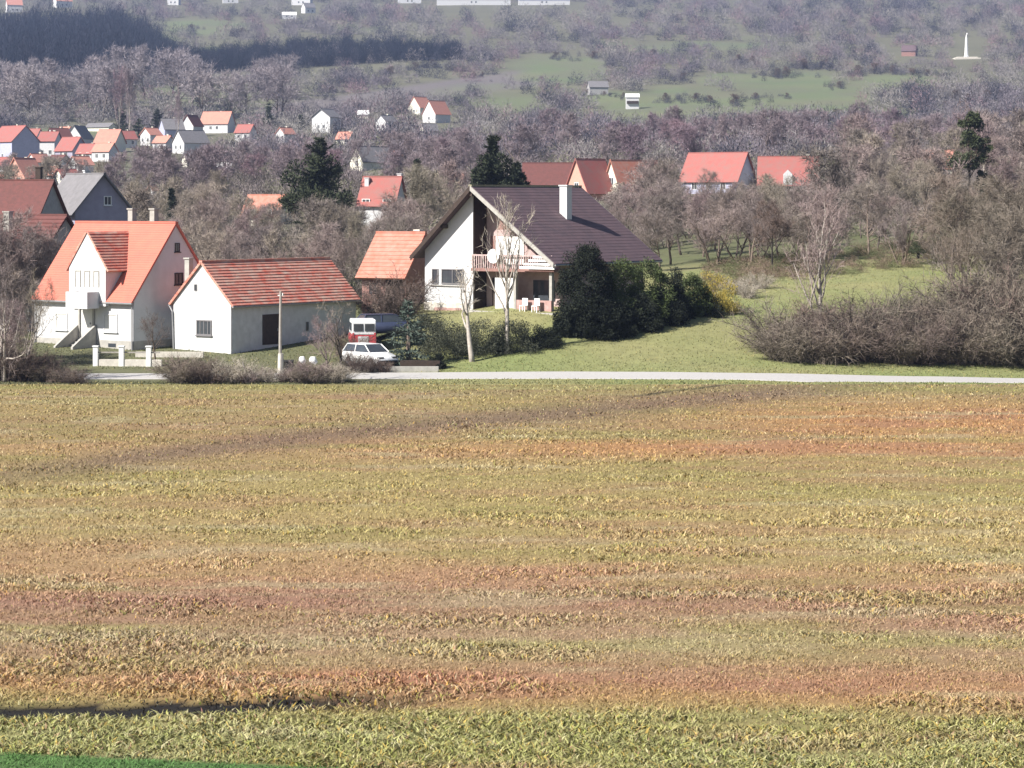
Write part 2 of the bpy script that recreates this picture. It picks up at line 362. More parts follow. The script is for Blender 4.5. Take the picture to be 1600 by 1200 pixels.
def grass_field():
    n = 540000; g = np.random.default_rng(3)
    row = g.uniform(601, 1262, n); px = g.uniform(-400, 2000, n)
    Y = F*H/(row-YH); x = (px-800)*Y/F
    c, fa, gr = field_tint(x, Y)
    clump = fbm(x*2.2, Y*1.3, 3, 88)
    keep = (g.uniform(0, 1, n) > fa*.86) & (clump+g.uniform(-.25, .25, n) > .34)
    px, Y, x, c, gr, clump = px[keep], Y[keep], x[keep], c[keep], gr[keep], clump[keep]; n = len(px)
    r = g.uniform(0, 1, n)[:, None]; u = g.uniform(0, 1, n)
    rough = np.clip((fbm(x/4.5+5, Y/2.2, 4, 91)-.46)*5, 0, 1)*np.interp(Y, [49, 70, 110, 150], [1, .8, .45, .3])
    rough = np.maximum(rough, np.clip((55.0-Y)/1.5, 0, 1)*np.clip((fbm(x/1.5, Y, 3, 93)-.2)*3, 0, 1)); rough = rough*(gr < .5)
    c = c*(1+(r-.5)*(.25+.75*rough[:, None]))
    for lo, hi, col in ((0, .07, (205, 195, 160)), (.07, .17, (150, 158, 70)), (.17, .24, (200, 160, 70)), (.24, .34, (110, 92, 70)), (.34, .38, (170, 120, 110))):
        k = (u >= lo*(.35+.65*rough)) & (u < hi*(.35+.65*rough)) & (gr < .5); c[k] = c[k]*.45+np.array(lin(col, KF))*.6
    size = np.interp(Y, [45, 150], [1, 1.5])*(.72+.6*rough)
    V, T, C = blades(n, px, Y, 0*Y, c, .085*size, .028*size*np.interp(Y, [45, 150], [1, 1.7]), 1.3, 5)
    me = npmesh('grass', V, T); setcol(me, C)
    tag(link('field_grass', me, None, M['grass']), 'short dry straw and olive grass covering the wide field', 'grass', kind='stuff')
grass_field()
def grass_slope():
    n = 110000; g = np.random.default_rng(4)
    px = g.uniform(-350, 1950, n); Y = 150.3+g.uniform(0, 1, n)**1.5*60; x = (px-800)*Y/F
    pr = 800+F*x/Y
    rn, rf = road_edges(pr)
    jit = g.uniform(-.1, .35, n)**1; k = ((Y < rn-.05+jit) | (Y > rf+.05-jit)) & ~((px < 640) & (Y < 159) & (Y > 152.0))
    px, Y, x = px[k], Y[k], x[k]; z = gz(x, Y); n = len(px)
    c = terrain_tint(x, Y, z)*(.75+.55*g.uniform(0, 1, n))[:, None]
    u = g.uniform(0, 1, n); c[u < .12] = np.array(lin((195, 180, 120), .6))
    V, T, C = blades(n, px, Y, z, c, .085, .05, .8, 6)
    me = npmesh('grass', V, T); setcol(me, C)
    tag(link('meadow_grass', me, None, M['grass']), 'green and straw coloured grass on the sloping meadow beyond the road', 'grass', kind='stuff')

# road: strip that follows the ground
def road_edges(px):
    rn = np.interp(px, [-400, 500, 600, 900, 1150, 1250, 1330, 1600, 2000], [153.2, 153.2, 153.2, 153.0, 152.6, 151.2, 151.9, 152.2, 152.6])
    rf = np.interp(px, [-400, 500, 600, 900, 1200, 1600, 2000], [157, 157, 157, 157.2, 156.9, 156.3, 156.2])
    return rn, rf
def make_road():
    xs = np.arange(-70, 70.1, .5); rn, rf = road_edges(800+F*xs/155)
    t = np.linspace(0, 1, 15); X = np.repeat(xs[None], 15, 0); Yr = rn[None]*(1-t[:, None])+rf[None]*t[:, None]
    Zr = gz(X, Yr)+.035; Zr[0] -= .12; Zr[-1] -= .12
    # two edge rows turn down into the verge so the sheet has an edge
    nr, nc = X.shape; ii = (np.arange(nr-1)[:, None]*nc+np.arange(nc-1)[None, :]).ravel()
    me = npmesh('road', np.stack([X, Yr, Zr], -1).reshape(-1, 3), np.stack([ii, ii+1, ii+nc+1, ii+nc], 1))
    tag(link('road', me, None, M['road']), kind='structure')
make_road(); grass_slope()

# ------------------------------------------------------------------ houses
def slope_roof(mb, L0, L1, y0, z0, y1, z1, th=.14, courses=0, step=.03):
    """slab from eave (y0,z0) to ridge (y1,z1) between x=L0 and x=L1, laid in overlapping courses"""
    dy, dz = y1-y0, z1-z0; ln = math.hypot(dy, dz); ny, nz = -dz/ln, dy/ln
    if nz < 0: ny, nz = -ny, -nz
    n = max(1, courses)
    for i in range(n):
        a, b = i/n, (i+1)/n
        p0 = (y0+dy*a, z0+dz*a); p1 = (y0+dy*b, z0+dz*b)
        o = step if courses else 0
        prof = [(p0[0], p0[1]), (p1[0], p1[1]), (p1[0]+ny*th, p1[1]+nz*th), (p0[0]+ny*(th+o), p0[1]+nz*(th+o))]
        mb.prism(prof, 'x', L0, L1)
def gable_walls(L, W, hw, hr, ext, ry=0.0):
    prof = [(-W/2, -ext), (W/2, -ext), (W/2, hw), (ry, hw+hr), (-W/2, hw)]
    return MB().prism(prof, 'x', -L/2, L/2)
def window(parent, face, u, z, w, h, L, W, glass='glass', frame='white_paint', bars=1, sill=True, name='window'):
    """face: F(-y) B(+y) L(-x) R(+x); u along the face"""
    f = MB(); t = .07; d = .05
    def put(mb, u0, u1, z0, z1, o0, o1):
        if face == 'F': mb.box(u0, u1, -W/2-o1, -W/2-o0, z0, z1)
        elif face == 'B': mb.box(u0, u1, W/2+o0, W/2+o1, z0, z1)
        elif face == 'L': mb.box(-L/2-o1, -L/2-o0, u0, u1, z0, z1)
        else: mb.box(L/2+o0, L/2+o1, u0, u1, z0, z1)
    t = min(.08, w*.12)
    put(f, u-w/2, u-w/2+t, z, z+h, -.02, d); put(f, u+w/2-t, u+w/2, z, z+h, -.02, d)
    put(f, u-w/2+t, u+w/2-t, z+h-t, z+h, -.02, d); put(f, u-w/2+t, u+w/2-t, z, z+t, -.02, d)
    for i in range(bars):
        c = u-w/2+w*(i+1)/(bars+1); put(f, c-t*.35, c+t*.35, z+t, z+h-t, -.02, d-.008)
    if sill: put(f, u-w/2-.06, u+w/2+.06, z-.06, z-.002, -.02, .12)
    fo = f.build(name, M[frame], parent)
    g = MB(); put(g, u-w/2+t, u+w/2-t, z+t, z+h-t, -.03, .012); g.build('pane', M[glass], fo)
    return fo
def chimney(parent, x, y, z0, z1, w=.5, m='plaster', cap=True):
    mb = MB().box(x-w/2, x+w/2, y-w/2, y+w/2, z0, z1)
    if cap: mb.box(x-w/2-.06, x+w/2+.06, y-w/2-.06, y+w/2+.06, z1+.002, z1+.1)
    return mb.build('chimney', M[m], parent)
def house(name, label, cat, loc, ang, L, W, hw, hr, wall='plaster', roof='bright_red_tile', ext=1.5, ov=.3, oy=.3, courses=0, group=None, wins=(), chims=(), step=.03, gutter=False):
    e = empty(name, loc, R(ang)); tag(e, label, cat, group)
    gable_walls(L, W, hw, hr, ext).build('wall', M[wall], e)
    s = hr/(W/2); rb = MB(); g = .02
    for sg in (-1, 1):
        slope_roof(rb, -L/2-ov, L/2+ov, sg*(W/2+oy), hw-oy*s+g, 0, hw+hr+g, .13, courses, step)
    rb.box(-L/2-ov, L/2+ov, -.14, .14, hw+hr+.1, hw+hr+.24)
    ro = rb.build('roof', M[roof], e)
    for (x, y, h, w, m) in chims:
        zr_ = hw+hr-abs(y)*s; chimney(ro, x, y, zr_-.4, zr_+h, w, m)
    for a in wins: window(e, *a[:5], L, W, *(a[5:]))
    if gutter:
        for sg in (-1, 1):
            y = sg*(W/2+oy+.06); z = hw-oy*s+.03
            MB().tube([(-L/2-ov, y, z), (L/2+ov, y, z)], .07, 6).build('gutter', M['metal'], e)
    return e

# --- the orange-roofed house on the left
def orange_house():
    th = R(36); L, W, hw, hr = 9.2, 7.9, 3.25, 4.85
    Yc = 168; xc = (209-800)*Yc/F                        # front right corner
    c = Vector((xc, Yc, 1.02))
    ux = Vector((math.cos(th), -math.sin(th), 0)); uy = Vector((math.sin(th), math.cos(th), 0))
    o = c-ux*L/2+uy*W/2
    e = house('orange_roofed_house', 'white two-storey house with steep plain orange roof and pointed front gable with balcony', 'house', o, -36, L, W, hw, hr,
              'plaster', 'orange_tile', courses=34, step=.012, ov=.12, oy=.25, gutter=True,
              wins=[('F', -2.1, 1.05, 1.15, 1.15, 'shutter', 'plaster', 0), ('F', 2.5, 1.05, 1.25, 1.2, 'shutter', 'plaster', 0),
                    ('R', 0.15, 6.3, .45, .6, 'glass', 'wood', 1), ('R', .3, 4.1, .8, .8, 'glass', 'wood', 1, True)])
    for ch, (x, y) in zip(range(2), ((0, .6), (2.05, .6))):
        z = hw+hr-abs(y)*hr/(W/2); chimney(e, x, y, z-.5, z+1.75, .42, 'concrete')
    # darker plinth
    MB().box(-L/2-.03, L/2+.03, -W/2-.03, W/2+.03, -1.5, .5).build('plinth', M['concrete'], e)
    MB().box(2.3, 3.0, -W/2-.045, -W/2-.02, .05, .3).build('cellar_window', M['glass'], e)
    # cross gable: front face flush with the wall, own steep roof
    gx, gw = .67, 3.4; hz = 5.3; pk = 7.6
    b = MB().prism([(gx-gw/2, 2.75), (gx+gw/2, 2.75), (gx+gw/2, hz), (gx, pk), (gx-gw/2, hz)], 'y', -W/2-.35, 0.2)
    cg = b.build('cross_gable', M['plaster'], e)
    rb = MB(); s = (pk-hz)/(gw/2)
    for sg in (-1, 1):
        x0, z0 = gx+sg*(gw/2+.22), hz-.22*s+.02; x1, z1 = gx, pk+.02
        n = 14; dx, dz = x1-x0, z1-z0; ln = math.hypot(dx, dz); nx, nz = sg*abs(dz)/ln, abs(dx)/ln
        for i in range(n):
            p0 = (x0+dx*i/n, z0+dz*i/n); p1 = (x0+dx*(i+1)/n, z0+dz*(i+1)/n); o_ = .05
            rb.prism([p0, p1, (p1[0]+nx*.1, p1[1]+nz*.1), (p0[0]+nx*(.1+o_), p0[1]+nz*(.1+o_))], 'y', -W/2-.42, .3)
    rb.build('gable_roof', M['red_tile'], cg)
    for k in (-.85, 0.0, .85):
        f = MB(); y = -W/2-.35; x = gx+k
        f.box(x-.26, x-.2, y-.05, y+.02, 4.0, 5.1); f.box(x+.2, x+.26, y-.05, y+.02, 4.0, 5.1); f.box(x-.2, x+.2, y-.05, y+.02, 5.04, 5.1)
        fo = f.build('window', M['concrete'], cg); MB().box(x-.2, x+.2, y-.012, y+.03, 4.0, 5.04).build('pane', M['shutter'], fo)
    # balcony with solid parapet
    y1 = -W/2-.35
    bl = MB().box(gx-.9, gx+1.1, y1-1.1, y1-.001, 2.6, 2.8)
    bal = bl.build('balcony', M['plaster'], e)
    MB().box(gx-.9, gx+1.1, y1-1.1, y1-1.0, 2.802, 3.7).box(gx-.9, gx-.8, y1-.998, y1-.002, 2.802, 3.7).box(gx+1.0, gx+1.1, y1-.998, y1-.002, 2.802, 3.7).build('parapet', M['plaster'], bal)
    # entrance: recess, door, stair with cheek walls
    gx = -.3
    dr = MB().box(gx+.1, gx+1.1, -W/2-.03, -W/2+.05, .55, 2.65).build('door', M['shutter'], e)
    MB().box(gx+.92, gx+.98, -W/2-.09, -W/2-.032, 1.5, 1.62).build('handle', M['metal'], dr)
    for dx in (-.12, 1.2):
        MB().box(gx+dx, gx+dx+.12, -W/2-.12, -W/2-.002, .5, 2.74).build('door_jamb', M['concrete'], e)
    st = MB()
    for i in range(6): st.box(gx-.1, gx+1.3, -W/2-.3-.3*(i+1), -W/2-.3-.3*i, -1.2, .5-.17*(i+1)+.02)
    st.box(gx-.1, gx+1.3, -W/2-.3, -W/2-.035, -1.2, .5)
    st.build('steps', M['concrete'], e)
    for dx in (-.3, 1.32):
        MB().prism([(-W/2-2.2, -1.2), (-W/2-.04, -1.2), (-W/2-.04, 1.5), (-W/2-2.2, .1)], 'x', gx+dx, gx+dx+.18).build('stair_wall', M['concrete'], e)
    for x in (-L/2+.05, L/2-.05):
        MB().tube([(x, -W/2-.12, hw-.1), (x, -W/2-.12, -1)], .05, 6).build('downpipe', M['metal'], e)
orange_house()

# --- the low white building with the patched red tile roof
def low_house():
    W, L, hw, hr = 5.1, 12.7, 3.05, 2.55
    a = 54; ux = Vector((math.cos(R(a)), math.sin(R(a)), 0)); uy = Vector((-math.sin(R(a)), math.cos(R(a)), 0))
    c = Vector(((361-800)*166/F, 166, 1.0))              # front right corner = local (-L/2, -W/2)
    o = c+ux*L/2+uy*W/2
    e = house('white_outbuilding', 'long low white building with patchy ribbed red tile roof behind the utility pole', 'house', o, a, L, W, hw, hr, 'old_plaster', 'red_tile',
              courses=15, step=.045, ov=.15, oy=.22, gutter=True,
              wins=[('L', -.2, .95, 1.35, 1.0, 'glass', 'grey_roof', 3), ('L', .55, 3.85, .22, .42, 'glass', 'grey_roof', 0, False), ('F', 1.2, 1.0, .25, .6, 'glass', 'grey_roof', 0, False)])
    f = MB().box(-3.3, -3.2, -W/2-.05, -W/2+.02, .25, 2.25).box(-1.7, -1.6, -W/2-.05, -W/2+.02, .25, 2.25).box(-3.2, -1.7, -W/2-.05, -W/2+.02, 2.15, 2.25).build('door_frame', M['wood'], e)
    d = MB().box(-3.2, -1.7, -W/2-.02, -W/2+.03, .25, 2.15).build('door', M['wood'], e)
    MB().box(-1.85, -1.8, -W/2-.08, -W/2-.022, 1.1, 1.3).build('handle', M['metal'], d)
    chimney(e, -L/2+.35, 1.5, 3.9, 5.9, .4, 'concrete')
    MB().tube([(-L/2-.1, W/2+.28, hw-.22), (-L/2-.1, W/2+.02, hw-.6), (-L/2-.07, W/2-.1, -.8)], .05, 6).build('downpipe', M['metal'], e)
low_house()

# --- the chalet with the big brown roof
def chalet():
    a = 54; C0 = Vector(((868-800)*172/F, 172, 0)); ux = Vector((math.cos(R(a)), math.sin(R(a)), 0)); uy = Vector((-math.sin(R(a)), math.cos(R(a)), 0))
    # local frame: x runs back along the ridge, y runs to the left along the facade, origin at the right eave tip
    e = empty('chalet', C0, R(a)); tag(e, 'large chalet with wide purple-brown roof, white slanted wall and open balcony gable', 'house')
    Wt = 12.2; zr_, zl, zk, yk = 6.35, 6.72, 11.55, 7.0; D = 13.1
    sR = (zk-zr_)/yk; sL = (zk-zl)/(Wt-yk)
    rb = MB(); slope_roof(rb, -.2, D, 0, zr_, yk, zk, .2, 26, .012); slope_roof(rb, -.2, D, Wt, zl, yk, zk, .2, 18, .012)
    ro = rb.build('roof', M['brown_roof'], e)
    rg = MB().box(-.25, D+.05, yk-.13, yk+.13, zk+.17, zk+.3).build('ridge_cap', M['moss'], ro)
    for nm, x0, x1 in (('bargeboard', -.28, -.21), ('bargeboard', D+.01, D+.09)):
        MB().prism([(0, zr_-.12), (yk, zk-.12), (yk, zk+.22), (-.02, zr_+.2)], 'x', x0, x1).build(nm, M['concrete'], ro)
        MB().prism([(Wt, zl-.16), (yk+.001, zk-.16), (yk+.001, zk+.24), (Wt+.02, zl+.2)], 'x', x0, x1).build(nm, M['wood'], ro)
    MB().tube([(-.2, -.1, zr_+.05), (D, -.1, zr_+.05)], .07, 6).build('gutter', M['metal'], ro)
    MB().tube([(-.2, Wt+.1, zl+.05), (D, Wt+.1, zl+.05)], .07, 6).build('gutter', M['wood'], ro)
    chimney(ro, 7.1, 4.1, 8.4, 11.75, .62, 'plaster')
    # left white block, front face slightly set back under the roof edge
    xf = .55; yl0, yl1 = 7.35, 11.55; G = 2.9
    top = lambda y: (zk-(y-yk)*sL if y > yk else zk-(yk-y)*sR)-.03
    MB().prism([(yl0, G-1.5), (yl1, G-1.5), (yl1, top(yl1)), (yl0, top(yl0))], 'x', xf, D-.6).build('wall', M['plaster'], e)
    MB().prism([(yl0+.3, G-1.6), (yl1+.05, G-1.6), (yl1+.05, G+.75), (yl0+.3, G+.75)], 'x', xf-.06, D-.7).build('plinth', M['pale_concrete'], e)
    MB().box(xf-.12, xf-.062, yl0+1.0, yl1-.9, 2.55, 3.3).build('cellar_door', M['brick'], e)
    MB().prism([(.62, 3.2), (2.06, 3.2), (2.06, 11.2), (.62, 11.2)], 'y', yl0-.05, yl0-.003).build('soffit_shade_panel', M['wood'], e)  # dark panel added to stand in for soffit shade on the inner side
    # recessed right block
    xr = 2.1
    MB().prism([(1.1, 1.0), (yl0-.002, 1.0), (yl0-.002, top(yl0)), (yk, top(yk)), (1.1, top(1.1))], 'x', xr, D-.6).build('wall', M['rose_plaster'], e)
    # rafter shadow space: purlin beams under the overhang
    for y in (2.2, 4.6, 9.6):
        MB().box(-.1, xr, y-.09, y+.09, top(y)-.28, top(y)-.03).build('purlin', M['wood'], e)
    MB().box(-.15, xr, yk-.1, yk+.1, zk-.5, zk-.16).build('ridge_beam', M['wood'], e)
    # brown cladding triangle
    MB().prism([(3.2, 8.75), (5.75, 8.75), (5.3, top(5.3)-.02), (4.9, top(4.9)-.05), (3.4, top(3.4)-.05)], 'x', 1.25, 1.33).build('gable_cladding', M['brown_wood'], e)
    # balcony floor, parapet and upper rooms
    zb = 6.1
    MB().box(.3, xr-.003, .35, yl0-.004, zb-.2, zb).build('balcony_floor', M['brown_wood'], e)
    rl = MB().box(.3, .36, .5, yl0-.01, zb+.85, zb+.95)
    for i in range(36): rl.box(.31, .35, .55+i*.19, .62+i*.19, zb+.002, zb+.849)
    rl.build('balcony_railing', M['rose_plaster'], e)
    MB().box(xr-.06, xr-.002, 5.6, 6.9, zb+.05, zb+2.2).build('balcony_door', M['brown_wood'], e)
    MB().box(xr-.05, xr-.003, 5.0, 5.5, zb+.05, zb+2.2).build('balcony_window', M['glass'], e)
    MB().box(.5, .6, 3.0, 5.35, zb+.3, 8.3).build('balcony_screen', M['white_paint'], e)
    MB().box(xr-.05, xr-.003, 1.6, 2.2, zb+.4, zb+1.5).build('balcony_window', M['shutter'], e)
    # slatted corner triangle
    sl_ = MB()
    for i in range(5):
        z0 = 6.38+i*.24; y1 = (z0+.14-zr_)/sR+.12; y2 = 2.55-i*.38
        if y2 > y1+.1: sl_.box(-.1, -.04, y1, y2, z0, z0+.15)
    sl_.box(-.12, -.05, .0, 2.9, 6.12, 6.3)
    sl_.build('slatted_corner', M['white_paint'], e)
    MB().box(-.02, .04, .35, 3.4, 6.2, 7.3).build('slat_backing', M['wood'], e) if False else None
    # ground floor: door, posts, terrace wall
    MB().box(.75, .85, 3.8, 5.6, 3.3, 5.45).build('terrace_screen', M['white_paint'], e)
    MB().box(xr-.06, xr-.002, 5.75, 6.8, 3.3, 5.4).build('terrace_door', M['wood'], e)
    MB().box(xr-.06, xr-.002, 1.5, 3.3, 3.9, 5.3).build('terrace_window', M['glass'], e)
    for y in (.55, 3.55):
        MB().box(.35, .6, y, y+.22, 2.2, zb-.203).build('post', M['concrete'], e)
    MB().box(.2, .32, .5, 3.4, 2.9, 4.0).build('terrace_wall', M['brick'], e)
    MB().box(-.6, xr, -.2, yl0-.01, 1.4, 3.2).build('terrace', M['concrete'], e)
    # windows of the white wall
    for (y0, y1) in ((10.35, 10.9), (8.15, 10.05)):
        z0, z1 = 4.95, 6.0; x = xf; t = .07
        f = MB().box(x-.07, x+.02, y0, y0+t, z0, z1).box(x-.07, x+.02, y1-t, y1, z0, z1).box(x-.07, x+.02, y0+t, y1-t, z0, z0+t).box(x-.07, x+.02, y0+t, y1-t, z1-t, z1)
        if y1-y0 > 1: f.box(x-.06, x+.02, (y0+y1)/2-.03, (y0+y1)/2+.03, z0+t, z1-t)
        fo = f.build('window', M['grey_roof'], e); MB().box(x-.015, x+.02, y0+t, y1-t, z0+t, z1-t).build('pane', M['glass'], fo)
    MB().box(xf-.1, xf-.01, 8.0, 11.1, 4.8, 4.87).build('window_sill', M['concrete'], e)
    # satellite dish on the railing
    d = MB(); n0 = 14
    pts = [(.2-.12*math.cos(k*math.pi/6), 5.2, 7.05) for k in range(3)]
    d.tube([(.05, 5.25, 6.95), (.1, 5.25, 6.95), (.2, 5.25, 6.95)], [.5, .42, .1], 16); d.tube([(.2, 5.25, 6.95), (.33, 5.25, 6.6)], .03, 6)
    d.build('satellite_dish', M['white_paint'], e)
    for y0 in (1.2, 2.2):
        ch = MB().box(-.5, -.1, y0, y0+.45, 3.62, 3.67).box(-.14, -.1, y0, y0+.45, 3.67, 4.15)
        for dx in (-.48, -.14):
            for dy in (0, .4): ch.box(dx, dx+.05, y0+dy, y0+dy+.05, 3.2, 3.62)
        co = ch.build('garden_chair', M['white_paint'])
        co.matrix_world = e.matrix_basis.copy()
        tag(co, 'white garden chair on the terrace nearer the corner post' if y0 < 2 else 'white garden chair on the terrace further from the corner post', 'chair', 'chairs on the chalet terrace')
chalet()

HOUSES = []
def hs(name, label, cat, px, row, ang, Lp, Wp, hwp, hrp, wall='plaster', roof='bright_red_tile', Y=None, **k):
    """a house whose plan is measured in metres from its apparent size at the distance where its foot stands"""
    Yd = Y or locate(px, row); s = F/Yd; HOUSES.append((px, row, Lp))
    x = (px-800)*Yd/F; z = H-(row-YH)*Yd/F
    g = float(gz(x, Yd)); 
    return house(name, label, cat, (x, Yd, z), ang, Lp/s, Wp/s, hwp/s, hrp/s, wall, roof, ext=max(1.5, z-g+2.5), **k)
HG = 'distant village houses'
def w2(L=1, n=2, z=1.0, face='F', sp=2.6, w=1.0, h=1.2):
    return [(face, (i-(n-1)/2)*sp, z, w, h, 'glass', 'white_paint', 1, False) for i in range(n)]
# middle distance, left
hs('farmhouse', 'long dark red ribbed tile roof behind the left trees with slim chimney', 'house', 10, 475, -24, 215, 190, 52, 84, 'grey_plaster', 'dark_red_tile', 190, courses=15, step=.05, chims=[(1.0, -1.2, 1.4, .5, 'concrete'), (-2.6, -.8, 1.3, .5, 'concrete')], wins=w2(n=3))
hs('farmhouse', 'dull red plain roof with white dormer and two dark chimneys above the ribbed roof', 'house', 4, 380, -14, 165, 110, 40, 56, 'grey_plaster', 'dark_red_tile', 240, chims=[(-2, -.5, 1.6, .5, 'wood'), (3.6, .2, 1.5, .5, 'wood')], wins=w2(n=3))
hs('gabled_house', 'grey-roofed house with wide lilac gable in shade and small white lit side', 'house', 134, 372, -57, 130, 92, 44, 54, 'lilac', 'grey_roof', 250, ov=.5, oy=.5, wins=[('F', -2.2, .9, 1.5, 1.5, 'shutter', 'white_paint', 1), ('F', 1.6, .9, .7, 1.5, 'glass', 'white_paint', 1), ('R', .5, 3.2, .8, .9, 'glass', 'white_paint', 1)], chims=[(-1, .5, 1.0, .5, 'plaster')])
hs('gabled_house', 'house with small orange-red roof among bare trees above the low white building', 'house', 418, 352, -22, 62, 50, 16, 30, 'cream', 'old_orange_tile', wins=w2())
hs('gabled_house', 'bright red roofed cottage with white chimney beside the big dark conifer', 'house', 598, 340, -18, 58, 55, 22, 40, 'plaster', 'bright_red_tile', 300, wins=w2(), chims=[(2.0, .4, 1.0, .5, 'plaster'), (-1.7, -.6, .8, .5, 'plaster')])
hs('gabled_house', 'grey roofed house with pale gable behind the bright red roofed cottage', 'house', 582, 266, 40, 62, 34, 14, 22, 'cream', 'grey_roof', wins=w2(face='L', n=1))
hs('garden_shed', 'tiny white shed among purple trees right of the grey roofed house', 'shed', 620, 252, 50, 10, 12, 9, 6, 'plaster', 'pale_red_tile')
hs('gabled_house', 'white house with flat grey roof alone on the slope above the dark conifer', 'house', 510, 208, 60, 30, 34, 25, 12, 'plaster', 'grey_roof', ov=.5, wins=w2(face='L', n=2, sp=2.0, z=1.5))
hs('garden_shed', 'low white-roofed shed right of the white hillside house', 'shed', 568, 186, 0, 16, 14, 7, 6, 'cream', 'white_paint')
hs('gabled_house', 'pink tiled house at the left of the pair on the slope over the cottage', 'house', 656, 180, 48, 26, 26, 12, 16, 'cream', 'pale_red_tile', wins=w2(face='L', n=1))
hs('gabled_house', 'pink tiled house at the right of the pair with white gable foot', 'house', 682, 192, 48, 34, 28, 14, 20, 'plaster', 'pale_red_tile', wins=w2(face='L', n=1))
hs('garden_shed', 'pale weathered shed below the pair of pink tiled houses', 'shed', 670, 216, 30, 24, 16, 12, 10, 'cream', 'grey_roof')
hs('brick_shed', 'small brick-red shed left of the dark conifer behind the chalet', 'shed', 715, 296, -20, 18, 14, 12, 12, 'brick', 'old_orange_tile')
# right row of red roofs
hs('row_house', 'long dark red roof directly behind the chalet ridge', 'house', 858, 318, -4, 78, 60, 30, 32, 'cream', 'dark_red_tile', 400, wins=w2(n=3))
hs('row_house', 'red roofed house with lit salmon gable behind the chalet chimney', 'house', 922, 318, 42, 58, 50, 20, 48, 'salmon', 'bright_red_tile', 392, wins=w2(face='L', n=1, z=2))
hs('row_house', 'dull orange roofed house with pale patchy gable covered in climber', 'house', 990, 320, 38, 90, 42, 24, 44, 'cream', 'old_orange_tile', 395, wins=w2(face='L', n=1, z=3))
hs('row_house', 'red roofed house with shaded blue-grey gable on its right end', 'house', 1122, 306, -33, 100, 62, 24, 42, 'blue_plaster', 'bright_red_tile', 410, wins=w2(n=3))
def dormer_house():
    e = hs('row_house', 'red roofed house with small white dormer at the right end of the row', 'house', 1232, 308, -8, 90, 66, 20, 42, 'cream', 'bright_red_tile', 405, wins=w2(n=3), chims=[(3, .3, .8, .5, 'cream')])
    MB().prism([(-.7, 1.7), (.7, 1.7), (.7, 3.6), (0, 4.3), (-.7, 3.6)], 'y', -3.6, -.6).build('dormer', M['plaster'], e)
dormer_house()
hs('row_house', 'red roof almost hidden by bare trees left of the ivy-covered tree', 'house', 1462, 280, -15, 56, 40, 18, 26, 'cream', 'pale_red_tile', wins=w2())
hs('row_house', 'pale cottage glimpsed right of the ivy-covered tree', 'house', 1553, 276, 62, 26, 26, 22, 12, 'cream', 'pale_red_tile', wins=w2(face='L', n=1))
# small orange-roofed annexe behind the chalet
def annexe():
    Yd = 188; e = house('annexe', 'orange tiled building with dark open front beside the left wall of the chalet', 'shed', ((627-800)*Yd/F, Yd, 2.95), -28, 3.7, 5.0, 2.6, 2.7, 'brown_wood', 'old_orange_tile', ext=2, courses=12, step=.03, ov=.25, oy=.5, chims=[(1.2, .4, .7, .4, 'cream')],
              wins=[('F', -.9, .9, .8, 1.0, 'glass', 'brown_wood', 1, False)])
    MB().box(.2, 1.6, -2.56, -2.49, 0, 2.1).build('door', M['wood'], e)
annexe()
# far left village
VILL = [
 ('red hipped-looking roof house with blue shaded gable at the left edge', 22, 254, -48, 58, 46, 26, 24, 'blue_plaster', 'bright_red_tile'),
 ('low white house under the blue gabled one at the left edge', 12, 264, -20, 36, 18, 9, 6, 'plaster', 'pale_red_tile'),
 ('white walled house with red roof right of the blue gable', 78, 248, -12, 34, 28, 22, 14, 'plaster', 'bright_red_tile'),
 ('house with dark red roof behind the white walled house', 92, 232, 38, 30, 30, 12, 16, 'plaster', 'dark_red_tile'),
 ('salmon-red roofed house in the middle of the village cluster', 112, 250, -42, 40, 26, 12, 20, 'lilac', 'bright_red_tile'),
 ('white gable of a house facing the sun below the field edge', 124, 226, 72, 30, 34, 8, 19, 'plaster', 'grey_roof'),
 ('brownish red roofed house left of the pointed dark conifer', 172, 238, -16, 42, 36, 12, 20, 'cream', 'pale_red_tile'),
 ('house with white end wall under the brownish red roof', 164, 254, -28, 36, 20, 14, 12, 'plaster', 'pale_red_tile'),
 ('pink tiled gabled house in front of the village cluster', 38, 296, 55, 34, 44, 16, 28, 'salmon', 'pale_red_tile'),
 ('cream low building at the left edge below the cluster', 6, 296, -5, 44, 20, 14, 8, 'cream', 'pale_red_tile'),
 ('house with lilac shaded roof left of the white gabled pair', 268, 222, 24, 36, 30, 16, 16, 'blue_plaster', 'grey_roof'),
 ('upper white gabled house of the pair right of the conifers', 300, 214, 62, 22, 26, 14, 16, 'plaster', 'dark_red_tile'),
 ('lower white gabled house of the pair with grey side roof', 298, 240, 40, 44, 28, 14, 18, 'plaster', 'grey_roof'),
 ('red roofed house with white gable foot below the green clearing', 340, 208, -20, 56, 24, 12, 18, 'plaster', 'pale_red_tile'),
 ('pale low house between the conifers and the white gabled pair', 236, 228, 50, 20, 22, 14, 10, 'plaster', 'pale_red_tile')]
